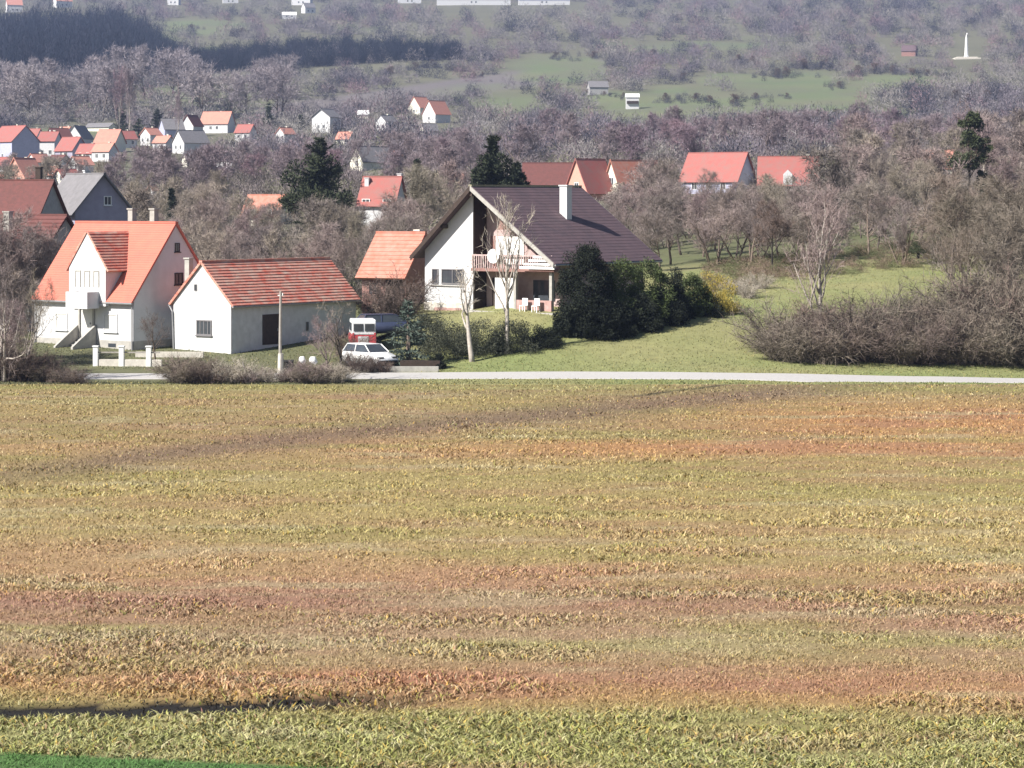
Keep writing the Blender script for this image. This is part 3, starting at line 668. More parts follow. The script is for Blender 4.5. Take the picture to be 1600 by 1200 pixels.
VILL += [
 ('white house with red roof at the left edge in the lower village', 8, 276, -20, 34, 26, 14, 12, 'plaster', 'bright_red_tile'),
 ('small white house with pink roof below the blue gabled house', 60, 268, 50, 24, 26, 12, 12, 'plaster', 'pale_red_tile'),
 ('white house with dark roof under the white walled house', 92, 268, -30, 28, 24, 12, 10, 'plaster', 'dark_red_tile'),
 ('low red roofed house left of the brownish red roofed house', 138, 252, -25, 32, 22, 10, 14, 'plaster', 'bright_red_tile'),
 ('small house with pink roof and white end under the salmon-red one', 126, 272, 45, 26, 24, 12, 12, 'plaster', 'pale_red_tile'),
 ('white house with pink roof above the dull red roof with dormer', 78, 288, -20, 34, 22, 12, 12, 'plaster', 'pale_red_tile'),
 ('cream house with red roof right of the pink tiled gabled house', 104, 292, 40, 28, 24, 12, 12, 'cream', 'bright_red_tile'),
 ('farther white house with red roof peeping over the cluster', 52, 224, -20, 28, 18, 9, 11, 'plaster', 'bright_red_tile'),
 ('farther white house with pink roof left of the white sunny gable', 102, 218, -35, 22, 16, 8, 9, 'plaster', 'pale_red_tile'),
 ('red roofed white house behind the brownish red roofed house', 196, 232, 35, 28, 22, 12, 12, 'plaster', 'bright_red_tile'),
 ('white house with pink roof right of the low pale house', 256, 238, -30, 28, 20, 12, 10, 'plaster', 'pale_red_tile'),
 ('white house with red roof among trees right of the white gabled pair', 384, 222, -25, 30, 20, 12, 12, 'plaster', 'bright_red_tile'),
 ('small white cottage with pink roof between the conifer and the hillside house', 446, 224, 50, 20, 18, 12, 9, 'plaster', 'pale_red_tile'),
 ('pale cottage with pink roof under the white hillside house', 540, 232, -25, 26, 18, 12, 10, 'cream', 'pale_red_tile'),
 ('white cottage with grey roof left of the pink tiled pair', 604, 206, 50, 22, 20, 13, 9, 'plaster', 'grey_roof')]
for i, (lb, px, row, ang, a, b, c, d, wl, rf) in enumerate(VILL):
    sx = 1/max(.35, abs(math.cos(R(ang)))); sy = 1/max(.35, abs(math.sin(R(ang)))) if abs(ang) > 25 else 1.4
    hs('village_house', lb, 'house', px, row, ang, a*.8*min(sx, 1.5), b*.8*min(sy, 1.5), c*1.25, d, wl, rf, group=HG, wins=w2(face='L' if ang > 35 else 'F', n=2, sp=2.4, z=1.2), chims=[(1.2, .5, .9, .6, 'cream')])
hs('storage_shed', 'long narrow grey shed on the far field edge above the village', 'shed', 158, 206, -28, 46, 22, 7, 6, 'cream', 'grey_roof')
hs('garden_shed', 'pale ruined shed among purple trees below the white gabled pair', 'shed', 297, 262, 35, 20, 18, 12, 9, 'cream', 'grey_roof')
hs('garden_shed', 'small whitish lean-to right of the pale ruined shed', 'shed', 352, 268, -20, 24, 14, 7, 6, 'plaster', 'white_paint')
hs('garden_shed', 'tiny white hut among bare trees behind the orange-roofed house', 'shed', 238, 306, 55, 10, 10, 10, 6, 'plaster', 'old_orange_tile')
# hillside
def hut():
    e = hs('vineyard_hut', 'small white two-storey hut standing alone in the green hillside meadow', 'hut', 988, 170, 0, 20, 16, 18, 5, 'plaster', 'white_paint', ov=.3)
    Yd = e.location.y; s = F/Yd
    MB().box(-9/s, 9/s, -8/s-.8, -8/s-.01, 8/s, 12/s).build('porch', M['wood'], e)
hut()
hs('vineyard_hut', 'small brown hut among purple trees left of the white monument', 'hut', 1421, 88, -20, 22, 16, 8, 9, 'brown_wood', 'brown_roof')
hs('vineyard_hut', 'grey arched-roof shed left of the white hillside hut', 'hut', 934, 148, 10, 30, 18, 12, 9, 'grey_plaster', 'grey_roof')
TOP = [('pale house with pink roof in the top left corner', 22, 20, 20, 24, 16, 12, 9, 'plaster', 'pale_red_tile'), ('white house at the top edge left of the dark conifer wood', 98, 12, 30, 26, 16, 10, 8, 'plaster', 'pale_red_tile'),
 ('white house at the top edge above the green clearing', 272, 8, -10, 18, 12, 9, 7, 'plaster', 'pale_red_tile'), ('white building at the top edge right of the clearing', 360, 6, 10, 24, 12, 8, 6, 'plaster', 'grey_roof'),
 ('red roofed house at the top edge over the dark wood', 472, 8, -10, 30, 16, 9, 8, 'plaster', 'bright_red_tile'), ('pale blue-white house just under the top edge', 482, 22, 30, 18, 14, 10, 7, 'plaster', 'grey_roof'),
 ('low white cottage lower left of the pale blue-white house', 452, 30, 5, 22, 12, 6, 5, 'plaster', 'white_paint'), ('white house at the top edge above the bare slope', 640, 6, 5, 36, 14, 8, 6, 'plaster', 'grey_roof'),
 ('long white building along the top edge', 740, 8, 2, 115, 20, 8, 5, 'plaster', 'grey_roof'), ('second long white building along the top edge with bluish roof', 850, 8, 2, 80, 18, 7, 5, 'plaster', 'blue_plaster')]
for lb, px, row, ang, a, b, c, d, wl, rf in TOP:
    hs('hilltop_house', lb, 'house', px, row, ang, a, b, c, d, wl, rf, group='houses along the top of the hill', wins=w2(n=2, sp=4, w=1.6, h=1.8, z=1.5))
def monument():
    Yd = locate(1510, 92); x = (1510-800)*Yd/F; z = float(gz(x, Yd)); s = F/Yd
    e = empty('monument', (x, Yd, z)); tag(e, 'tall slim white monument on a stone terrace on the hillside', 'monument')
    h = 38/s; w = 3.6/s
    MB().tube([(0, 0, -1), (0, 0, h*.12), (0, 0, h*.13), (0, 0, h*.8), (0, 0, h)], [w*1.1, w*1.1, w*.85, w*.5, w*.12], 8).build('shaft', M['white_paint'], e)
    MB().box(-20/s, 20/s, -14/s, 10/s, -3, .4).box(-16/s, 16/s, -10/s, 8/s, .403, .9).build('terrace', M['pale_concrete'], e)
    MB().tube([(w*.3, 0, h), (w*.3, 0, h*1.06)], .4, 6).build('finial', M['white_paint'], e)
monument()

# ------------------------------------------------------------------ street furniture and vehicles
def fence():
    Y = 160.5; x0, x1 = (146-800)*Y/F, (254-800)*Y/F; z = float(gz((x0+x1)/2, Y))
    e = empty('garden_wall', ((x0+x1)/2, Y, z), R(-4)); tag(e, 'low pale garden wall with three square white posts before the orange-roofed house', 'wall')
    h = (x1-x0)/2
    MB().box(-h, h, -.12, .12, -1.2, .42).build('base_wall', M['pale_concrete'], e, .02)
    for px in (149, 190, 233):
        u = (px-800)*Y/F-(x0+x1)/2; p = MB().box(u-.15, u+.15, -.17, .17, -.4, 1.2).box(u-.19, u+.19, -.21, .21, 1.203, 1.28); p.build('post', M['white_paint'], e)
    for k in (-.5, .5): MB().box(-h*.94+(0 if k < 0 else h*.95), -h*.02+(0 if k < 0 else h*.96), -.03, .03, .82, .9).build('rail', M['pole'], e)
    Y = 163.5; a = at(172, Y); b = at(268, Y)
    MB().box(a.x, b.x, Y-.1, Y+.1, a.z-.6, a.z+.38).build('x', M['pale_concrete']) if False else None
    k = MB().box(-2.2, 2.2, -.12, .12, -.8, .35).build('low_wall', M['pale_concrete'], None, .02); k.location = at(265, 164.5); k.rotation_euler.z = R(-2)
    tag(k, 'low pale retaining wall between the orange-roofed house and the low white building', 'wall')
fence()
def pole():
    b = at(438, 152.6); e = empty('utility_pole', b); tag(e, 'tall thin weathered utility pole in front of the low white building', 'utility pole')
    MB().tube([(0, 0, -.5), (0, 0, 2.5), (.02, 0, 5.3)], [.105, .095, .07], 8).build('shaft', M['pole'], e)
    MB().tube([(-.16, 0, 5.05), (.16, 0, 5.05)], .035, 6).tube([(.14, 0, 5.05), (.14, 0, 5.2)], .04, 6).build('insulator', M['white_paint'], e)
    MB().tube([(0, 0, -.5), (.03, -.03, 1.6)], [.2, .16], 8).build('concrete_foot', M['pale_concrete'], e)
pole()
def bin_():
    e = empty('waste_bin', at(451, 154.5)); tag(e, 'dark grey wheeled waste bin beside the utility pole', 'bin')
    MB().prism([(-.25, 0), (.25, 0), (.32, .95), (-.32, .95)], 'x', -.27, .27).build('body', M['rubber'], e, .02)
    MB().prism([(-.36, .952), (.34, .952), (.3, 1.04), (-.3, 1.07)], 'x', -.3, .3).build('lid', M['rubber'], e, .01)
    for x in (-.24, .24): MB().tube([(x-.04, .3, .1), (x+.04, .3, .1)], .1, 10).build('wheel', M['rubber'], e)
bin_()
def wheel(parent, x, y, r=.31):
    w = MB().tube([(x, y-.1, r), (x, y+.1, r)], r, 16).build('wheel', M['rubber'], parent)
    MB().tube([(x, y-.115, r), (x, y+.115, r)], r*.62, 12).build('rim', M['metal'], w)
def car(name, label, loc, rz, paint, L=4.2, cabin=((-2.05, .95), (-1.7, 1.42), (.35, 1.45), (1.05, .98)), w=1.66):
    e = empty(name, loc, rz); tag(e, label, 'car')
    prof = [(-L/2, .35), (-L/2+.02, .75), (-L/2+.1, .95), (cabin[3][0], .98), (L/2-.35, .8), (L/2, .6), (L/2, .32), (L/2-.35, .22), (-L/2+.3, .22)]
    prof = [(u, v) for u, v in prof]
    b = MB(); n = len(prof)
    def ring(y, k): return [(u*(1 if k == 1 else .985), y, .22+(v-.22)*k) for u, v in prof]
    rings = [ring(-w/2, .93), ring(-w/2+.06, 1), ring(w/2-.06, 1), ring(w/2, .93)]
    for r_ in rings: b.v += r_
    for i in range(3):
        for j in range(n): b.f.append((i*n+j, i*n+(j+1) % n, (i+1)*n+(j+1) % n, (i+1)*n+j))
    b.f.append(tuple(range(n))[::-1]); b.f.append(tuple(range(3*n, 4*n)))
    b.build('body', M[paint], e, .015, True)
    c = MB(); cp = cabin; ti = .14
    lo = [(cp[0][0], -w/2+.06, cp[0][1]), (cp[3][0], -w/2+.06, cp[3][1]), (cp[3][0], w/2-.06, cp[3][1]), (cp[0][0], w/2-.06, cp[0][1])]
    hi = [(cp[1][0], -w/2+.06+ti, cp[1][1]), (cp[2][0], -w/2+.06+ti, cp[2][1]), (cp[2][0], w/2-.06-ti, cp[2][1]), (cp[1][0], w/2-.06-ti, cp[1][1])]
    c.v = lo+hi; c.f = [(0, 1, 5, 4), (1, 2, 6, 5), (2, 3, 7, 6), (3, 0, 4, 7), (3, 2, 1, 0), (4, 5, 6, 7)]
    c.build('windows', M['glass'], e, .01)
    MB().box(cp[1][0]-.02, cp[2][0]+.02, -w/2+.18, w/2-.18, cp[1][1]+.002, cp[1][1]+.06).build('roof', M[paint], e, .02)
    for u, v in ((cp[0], cp[1]), (cp[3], cp[2]), ((-.65, .97), (-.65, 1.43))):
        for sg in (-1, 1):
            MB().tube([(u[0], sg*(w/2-.065), u[1]), (v[0], sg*(w/2-.19), v[1])], .035, 6).build('pillar', M[paint], e)
    for x in (-L/2+.8, L/2-.8):
        for y in (-w/2+.08, w/2-.08): wheel(e, x, y)
    for y in (-w/2+.3, w/2-.3):
        MB().box(L/2-.2, L/2+.012, y-.18, y+.18, .6, .72).build('headlight', M['glass'], e, .01)
        MB().box(-L/2-.012, -L/2+.1, y-.14, y+.14, .68, .84).build('taillight', M['red_paint'], e, .01)
    MB().box(L/2-.1, L/2+.06, -w/2+.1, w/2-.1, .3, .48).build('bumper', M['rubber'], e, .02)
    MB().box(-L/2-.06, -L/2+.1, -w/2+.1, w/2-.1, .3, .48).build('bumper', M['rubber'], e, .02)
    return e
car('parked_car', 'white car parked beside the blue-grey spruce at the end of the drive', at(578, 159.8), R(-52), 'car_white').scale = (.95, .95, .95)
car('parked_car', 'dark blue car parked behind the spruce in the chalet drive', at(606, 169.0)+Vector((0, 0, .02)), R(20), 'car_blue')
def van():
    e = empty('parked_van', at(566, 166.0), R(97)); e.scale = (.92, .92, .92); tag(e, 'white van with red lower side standing behind the white car', 'van')
    prof = [(-1.9, .35), (-1.92, 2.05), (-1.8, 2.2), (.9, 2.2), (1.45, 1.35), (2.05, 1.15), (2.15, .9), (2.15, .35)]
    MB().prism([(u, v) for u, v in prof if v >= 1.1]+[(2.08, 1.1), (-1.9, 1.1)][::1], 'y', -.85, .85).build('upper_body', M['car_white'], e, .03) if False else None
    up = [(-1.9, 1.15), (-1.92, 2.05), (-1.8, 2.2), (.9, 2.2), (1.45, 1.4), (1.6, 1.15)]; lo = [(-1.93, .3), (-1.92, 1.146), (1.62, 1.146), (2.05, 1.05), (2.15, .8), (2.15, .3)]
    MB().prism(up, 'y', -.83, .83).build('upper_body', M['car_white'], e, .04)
    MB().prism(lo, 'y', -.87, .87).build('lower_body', M['red_paint'], e, .04)
    for x0, x1 in ((-1.5, -.75), (-.6, .15), (.3, .95)):
        for y in (-.845, .83): MB().box(x0, x1, y, y+.015, 1.4, 1.95).build('side_window', M['glass'], e)
    MB().box(-1.0, .9, -.885, -.872, .62, .95).build('side_panel', M['car_white'], e)
    for x in (-1.2, 1.3):
        for y in (-.8, .8): wheel(e, x, y, .33)
    for y in (-.6, .6): MB().box(2.1, 2.17, y-.15, y+.15, .72, .9).build('headlight', M['glass'], e)
    for y0, y1 in ((-.72, -.06), (.06, .72)): MB().box(-1.945, -1.9, y0, y1, 1.42, 1.92).build('rear_window', M['glass'], e)
    MB().box(-1.95, -1.932, -.3, .42, .5, 1.05).build('rear_panel', M['car_white'], e)
    for y in (-.76, .76): MB().box(-1.95, -1.925, y-.06, y+.06, .8, 1.3).build('taillight', M['red_paint'], e)
    MB().box(-2.02, -1.94, -.8, .8, .32, .46).build('bumper', M['rubber'], e)
van()
def drive():
    b = MB(); Y = 158.9
    e = tag(MB().box(-2.9, 2.9, -.15, .15, -.9, .32).build('retaining_wall', M['concrete'], None, .02), 'long low grey concrete kerb wall below the parked white car', 'wall'); e.location = at(612, 157.4)
    e = tag(MB().box(-1.25, 1.25, -.35, .35, -.6, .5).build('planter', M['wood'], None, .03), 'dark brown planter box at the foot of the spruce', 'planter'); e.location = at(657, 158.7); e.rotation_euler.z = R(-3)
drive()
for k, (px, Y, w, lb) in enumerate(((471, 155.6, .35, 'white plastic bag caught in the brambles, left one of two'), (488, 155.4, .42, 'white plastic bag caught in the brambles, right one of two'))):
    mb = MB().tube([(0, 0, .0), (.02, 0, .15), (-.03, .02, .32), (.05, 0, .42)], [w*.5, w*.7, w*.5, w*.1], 7)
    o = mb.build('plastic_bag', M['white_paint'], None, 0, True); o.location = at(px, Y)+Vector((0, 0, .75)); o.rotation_euler = (R(25*k-10), R(15), R(40*k)); tag(o, lb, 'bag')
def clutter():
    p = at(424, 153); o = MB().tube([(0, 0, 0), (-.35, 0, 1.0)], .05, 6).build('leaning_board', M['pole']); o.location = at(388, 153.5); tag(o, 'short pale leaning stake left of the utility pole', 'stake')
clutter()

# ------------------------------------------------------------------ vegetation prototypes
def tri_cloud(P, D, Lg, Wd, g):
    """slender triangles starting at P in direction D"""
    n = len(P); r = g.normal(size=(n, 3)); s = np.cross(D, r); s /= np.linalg.norm(s, axis=1)[:, None]+1e-9
    a = P-s*Wd[:, None]/2; b = P+s*Wd[:, None]/2; c = P+D*Lg[:, None]
    V = np.stack([a, b, c], 1).reshape(-1, 3); T = np.arange(n*3).reshape(-1, 3)
    return V, T
def unit(v): return v/(np.linalg.norm(v, axis=-1, keepdims=True)+1e-9)
def bare(seed, h=8., stem=.28, r0=.16, spread=.75, up=.16, mult=1., tw=(.5, .022), multi=1, kids=(11, 7, 6), lean=0, droop=0):
    """returns (limb mesh, crown mesh): limbs as tapered tubes, crown of fine branches and twigs"""
    g = np.random.default_rng(seed); mb = MB(); fine = []; tips = []
    def branch(p, d, Ln, r, lv):
        n = (7, 5, 3, 1)[lv]; pts = [p.copy()]; rs = [r]
        for i in range(n):
            d = unit(d+g.normal(size=3)*(.09, .16, .2, .2)[lv]+np.array([0, 0, up*(0.3 if lv == 0 else 1)-droop*(lv >= 2)]))
            p = p+d*Ln/n; pts.append(p.copy()); rs.append(r*(1-.8*(i+1)/n))
        if lv <= 1: mb.tube(pts, rs, 5 if lv == 0 else 4)
        else: fine.append((pts, rs))
        if lv < 3:
            k = kids[lv]
            for j in range(k):
                t = (stem+(1-stem)*(j+.5)/k) if lv == 0 else .2+.8*(j+.7*g.random())/k
                t = min(t, .99); q = t*n; i = int(q); f = q-i
                bp = pts[i]*(1-f)+pts[i+1]*f; dd = unit(pts[i+1]-pts[i])
                rr = unit(g.normal(size=3)); side = unit(rr-dd*rr.dot(dd))
                nd = unit(dd*(1-spread*.6)+side*spread+np.array([0, 0, .12]))
                ln = Ln*((.62-.3*t) if lv == 0 else .5*(1.15-.5*t))*g.uniform(.75, 1.25)
                branch(bp, nd, ln, rs[i]*.55, lv+1)
        if lv >= 2:
            m = 5 if lv == 2 else int(7*mult)
            for _ in range(m):
                t = g.random(); q = t*n; i = min(int(q), n-1); tips.append((pts[i]*(1-(q-i))+pts[i+1]*(q-i), d))
    for s in range(multi):
        a = 2*math.pi*s/max(1, multi)+g.random()
        d = unit(np.array([math.cos(a)*(.5 if multi > 1 else lean), math.sin(a)*(.5 if multi > 1 else 0), 1.]))
        branch(np.array([math.cos(a)*.15*(multi > 1), math.sin(a)*.15*(multi > 1), -.3]), d, h*(.9 if multi == 1 else .8*g.uniform(.7, 1.1)), r0, 0)
    P = []; D = []; Lg = []; Wd = []
    for pts, rs in fine:
        for i in range(len(pts)-1):
            dv = pts[i+1]-pts[i]; P.append(pts[i]); D.append(unit(dv)); Lg.append(np.linalg.norm(dv)*1.25); Wd.append(max(.03, rs[i]*1.6))
    for p, d in tips:
        dd = unit(d+g.normal(size=3)*.7+np.array([0, 0, .15-droop])); P.append(p); D.append(dd); Lg.append(tw[0]*g.uniform(.6, 1.6)); Wd.append(tw[1]*g.uniform(.7, 1.4))
    V, T = tri_cloud(np.array(P), np.array(D), np.array(Lg), np.array(Wd), g)
    lm = bpy.data.meshes.new('limbs'); lm.from_pydata(mb.v, [], mb.f)
    for q in lm.polygons: q.use_smooth = True
    return lm, npmesh('crown', V, T)
def shrub(seed, h=2.5, r=1.8, stems=26, tw=(.4, .02), kids=9, flop=.75):
    g = np.random.default_rng(seed); P = []; D = []; Lg = []; Wd = []
    mb = MB()
    for s in range(stems):
        a = g.uniform(0, 2*math.pi); f = g.uniform(.05, 1)**.6*flop
        d = unit(np.array([math.cos(a)*f, math.sin(a)*f, 1.])); p = np.array([math.cos(a)*r*.3*g.random(), math.sin(a)*r*.3*g.random(), -.15])
        Ln = h*g.uniform(.75, 1.15); n = 5; pts = [p.copy()]
        for i in range(n):
            d = unit(d+g.normal(size=3)*.14+np.array([math.cos(a)*.06, math.sin(a)*.06, -.04])); p = p+d*Ln/n; pts.append(p.copy())
        mb.tube(pts, [.035*(1-.8*i/n) for i in range(n+1)], 3)
        for i in range(1, n+1):
            for j in range(kids):
                dd = unit(d+g.normal(size=3)*.65); q = pts[i]-(pts[i]-pts[i-1])*g.random()
                L1 = h*.28*g.uniform(.6, 1.3); P.append(q); D.append(dd); Lg.append(L1); Wd.append(.02)
                for _ in range(4):
                    t = g.random(); P.append(q+dd*L1*t); D.append(unit(dd+g.normal(size=3)*.7)); Lg.append(tw[0]*g.uniform(.5, 1.4)); Wd.append(tw[1])
    V, T = tri_cloud(np.array(P), np.array(D), np.array(Lg), np.array(Wd), g)
    lm = bpy.data.meshes.new('stems'); lm.from_pydata(mb.v, [], mb.f)
    return lm, npmesh('crown', V, T)
def leafy(seed, rx, rz, n=9000, leaf=.13, clumps=60, boxy=2.0, base=.0, up=0.0, hollow=.5):
    g = np.random.default_rng(seed)
    d = unit(g.normal(size=(clumps, 3))); d[:, 2] = np.abs(d[:, 2])*1.0-.15
    d /= (np.abs(d)**boxy).sum(1, keepdims=True)**(1/boxy)
    rad = hollow+(1-hollow)*g.random(clumps)[:, None]**.5
    c = d*rad*np.array([rx, rx, rz*.9]); c[:, 2] = np.maximum(c[:, 2], .15)+base
    cr = g.uniform(.18, .34, clumps)*rx
    k = g.integers(0, clumps, n); o = unit(g.normal(size=(n, 3)))*cr[k][:, None]*g.random(n)[:, None]**.4
    P = c[k]+o; D = unit(o+g.normal(size=(n, 3))*.4*cr[k][:, None]+np.array([0, 0, up*rx]))
    V, T = tri_cloud(P, D, leaf*g.uniform(.7, 1.5, n), leaf*.6*g.uniform(.7, 1.3, n), g)
    return npmesh('foliage', V, T)
def conifer(seed, h, r, gap=.28, droop=.25, need=.22, dens=1.0, t0=.06, ragged=.25, ex=.85, nb=9):
    g = np.random.default_rng(seed); P = []; D = []; Lg = []; Wd = []
    z = h*t0
    while z < h*.985:
        t = z/h; rr = r*(1-t)**ex*g.uniform(1-ragged, 1+ragged*.5)+.05
        for b in range(nb):
            a = g.uniform(0, 2*math.pi); ln = rr*g.uniform(1-ragged, 1.08)*(1 if ex > .7 else .78+.3*math.sin(2*a+z*1.3+seed)+.22*math.sin(5*a-z*2.1))
            d = np.array([math.cos(a), math.sin(a), -droop+t*.7]); m = int((4+ln*9)*dens)
            for i in range(m):
                s = (i+.5)/m; p = np.array([0, 0, z])+d*ln*s+np.array([0, 0, .25*droop*ln*s*s*2])
                P.append(p+g.normal(size=3)*.03); D.append(unit(d*.8+g.normal(size=3)*.55+np.array([0, 0, -.1]))); Lg.append(need*(1.5-s*.6)*g.uniform(.7, 1.4)); Wd.append(need*.4)
        z += gap*g.uniform(.8, 1.2)
    V, T = tri_cloud(np.array(P), np.array(D), np.array(Lg), np.array(Wd), g)
    tr = MB().tube([(0, 0, -.4), (0, 0, h*.5), (0, 0, h*.97)], [r*.07+.05, r*.045+.03, .02], 6)
    tm = bpy.data.meshes.new('trunk'); tm.from_pydata(tr.v, [], tr.f)
    return tm, npmesh('crown', V, T)
_use = {}
def plant(name, label, cat, proto, loc, sc=1., rz=None, sx=None, mats=('bark', 'twig'), parts=('trunk', 'crown'), group=None, tilt=0):
    e = empty(name, loc, random.uniform(0, 6.28) if rz is None else rz); tag(e, label, cat, group)
    e.scale = (sc*(sx or 1), sc*(sx or 1), sc)
    if tilt: e.rotation_euler.x = tilt
    for me, pn, mt in zip(proto, parts, mats):
        if me is None: continue
        key = (me.name, mt)
        if key not in _use:
            m2 = me if not me.materials else me.copy()
            if not m2.materials: m2.materials.append(M[mt])
            else: m2.materials[0] = M[mt]
            _use[key] = m2
        o = bpy.data.objects.new(pn, _use[key]); COL.objects.link(o); o.parent = e
    return e
BT = [bare(10+i, 8, .24, .15, .85, .13, 1.6, (.55, .025), kids=(12, 8, 6)) for i in range(5)]
BT += [bare(30+i, 8, .16, .12, .6, .2, 1.0, (.5, .022), multi=3, kids=(8, 6, 5)) for i in range(2)]
BTF = [bare(50+i, 8, .17, .16, .85, .14, .9, (.75, .055), kids=(11, 7, 5)) for i in range(4)]      # coarser ones for the distance
TALL = [bare(70+i, 14, .3, .25, .55, .22, .8, (.9, .07), kids=(13, 6, 5)) for i in range(3)]
SH = [shrub(100+i, 2.5, 1.8, 26) for i in range(4)]
CON = [conifer(200+i, 8, 2.0) for i in range(2)]

# ---- middle-distance bare trees, placed on the ground in belts
def scatter(n, px0, px1, Yfun, hfun, protos, name, cat, label, group, mats, avoid=(), seed=0, mind=.8, parts=('trunk', 'crown')):
    g = random.Random(seed); done = []; tries = 0
    while len(done) < n and tries < n*60:
        tries += 1
        px = g.uniform(px0, px1); Y = Yfun(g, px)
        p = at(px, Y)
        if any((p.x-q.x)**2+(p.y-q.y)**2 < mind**2*(Y/200) for q in done): continue
        if any(a[0] < px < a[1] and a[2] < Y < a[3] for a in avoid): continue
        h = hfun(g, px, Y); cap = next((r_ for a_, b_, r_ in CAPS if a_ < px < b_), None) if Y < 400 else None
        if cap is not None:
            hm = (YH+F*(H-p.z)/Y-cap-g.uniform(-20 if px > 955 else -6, 10))*Y/F/1.02
            if hm < 2.2: continue
            h = min(h, hm)
        done.append(p)
        pr = g.choice(protos); ref = 14 if pr in TALL else (2.5 if pr in SH else 8)
        plant(name, label, cat, pr, p-Vector((0, 0, .1)), h/ref, g.uniform(0, 6.28), g.uniform(.9, 1.25), mats, parts, group)
CAPS = [(455, 545, 306), (1468, 1560, 296), (375, 455, 326), (545, 640, 312), (820, 955, 296), (955, 1010, 300), (1060, 1200, 288), (1200, 1290, 290)]
bldg = [(-200, 110, 180, 200), (-100, 130, 228, 250), (90, 215, 240, 262), (380, 460, 300, 345), (560, 640, 290, 312), (800, 1300, 380, 420), (330, 560, 150, 182), (540, 680, 180, 196), (640, 1050, 160, 192)]
HB = [a for a in bldg]
scatter(46, 190, 650, lambda g, p: g.uniform(196, 262), lambda g, p, Y: g.uniform(4.8, 7.0)*(1.0 if p > 300 else .8), BT, 'bare_tree', 'tree', 'bare grey-brown tree in the dense orchard behind the low white building', 'orchard trees behind the low white building', ('bark', 'twig'), HB, 1, 2.2)
scatter(42, 185, 730, lambda g, p: g.uniform(265, 380), lambda g, p, Y: g.uniform(5.5, 8)*(.85 if p < 500 else 1), BT+BTF, 'bare_tree', 'tree', 'bare brown tree between the low white building and the village', 'trees between the low white building and the village', ('bark', 'twig'), HB, 2, 3)
scatter(38, 170, 770, lambda g, p: g.uniform(420, 600), lambda g, p, Y: g.uniform(6, 9), BTF, 'bare_tree', 'tree', 'bare purple-tinged tree below the grey slope at centre left', 'purple trees below the slope', ('bark', 'twig_far'), [(170, 380, 540, 700)], 3, 5)
scatter(30, 760, 1560, lambda g, p: g.uniform(500, 700), lambda g, p, Y: g.uniform(8, 11), BTF, 'bare_tree', 'tree', 'bare purple tree between the red roofs and the green meadow', 'purple trees behind the row of red roofs', ('bark', 'twig_far'), [], 4, 6)
scatter(38, 955, 1420, lambda g, p: g.uniform(206, 262), lambda g, p, Y: g.uniform(4.4, 6.2), BT, 'bare_tree', 'tree', 'bare orchard tree standing in grass between the chalet hedge and the thicket', 'orchard trees right of the chalet', ('bark', 'twig'), HB, 5, 2.6)
scatter(46, 950, 1680, lambda g, p: g.uniform(265, 376), lambda g, p, Y: g.uniform(5.5, 7.5) if p < 1300 else g.uniform(6, 9), BT+BTF, 'bare_tree', 'tree', 'bare brown tree in the wood behind the orchard right of the chalet', 'wood behind the orchard', ('bark', 'twig'), HB, 6, 2.6)
scatter(24, 1310, 1700, lambda g, p: g.uniform(400, 520), lambda g, p, Y: g.uniform(8, 11), BTF, 'bare_tree', 'tree', 'bare brown tree in the wood right of the row of red roofs', 'wood right of the red roofs', ('bark', 'twig'), [], 7, 4)
scatter(34, -60, 440, lambda g, p: g.uniform(950, 1150), lambda g, p, Y: g.uniform(17, 21)*(1.16 if 180 < p < 300 else .95), BTF, 'tall_bare_tree', 'tree', 'tall bare grey tree above the village at the foot of the dark wood', 'tall grey trees above the village', ('bark', 'twig_grey'), [], 8, 5)
scatter(24, 1484, 1700, lambda g, p: g.uniform(172, 225), lambda g, p, Y: g.uniform(5, 7.5), BT, 'bare_tree', 'tree', 'bare brown tree rising behind the roadside thicket', 'trees behind the roadside thicket', ('bark', 'twig_brown'), [], 9, 2.2)

scatter(15, -30, 205, lambda g, p: g.uniform(440, 570), lambda g, p, Y: g.uniform(4.5, 7), BTF, 'bare_tree', 'tree', 'bare brown tree half hiding the red-roofed village houses at left', 'trees among the village houses', ('bark', 'twig'), [], 12, 5)
# ---- roadside thicket on the right
def thicket():
    g = random.Random(3); xs = np.linspace(1220, 1625, 17)
    for i, px in enumerate(xs):
        for k in range(2):
            Y = 162.8+k*3.2+g.uniform(-.6, .8); h = (2.3+.9*(px-1212)/420+g.uniform(-.9, .9))*(1.0+.3*k)
            plant('thicket_shrub', 'leafless brown shrub in the dense thicket along the right side of the road', 'shrub', g.choice(SH), at(px+g.uniform(-8, 8), Y), h/2.5, None, 1.15, ('dark_bark', 'twig_brown' if g.random() < .55 else 'twig_dark'), ('stems', 'crown'), 'roadside thicket')
    for i, px in enumerate((1480, 1515, 1550, 1590, 1620)):
        plant('thicket_shrub', 'taller leafless brown shrub rising behind the roadside thicket at the picture edge', 'shrub', SH[i % 4], at(px, 169+i % 3), 1.7+.15*(i % 3), None, 1.05, ('dark_bark', 'twig_brown'), ('stems', 'crown'), 'tall shrubs behind the thicket')
thicket()
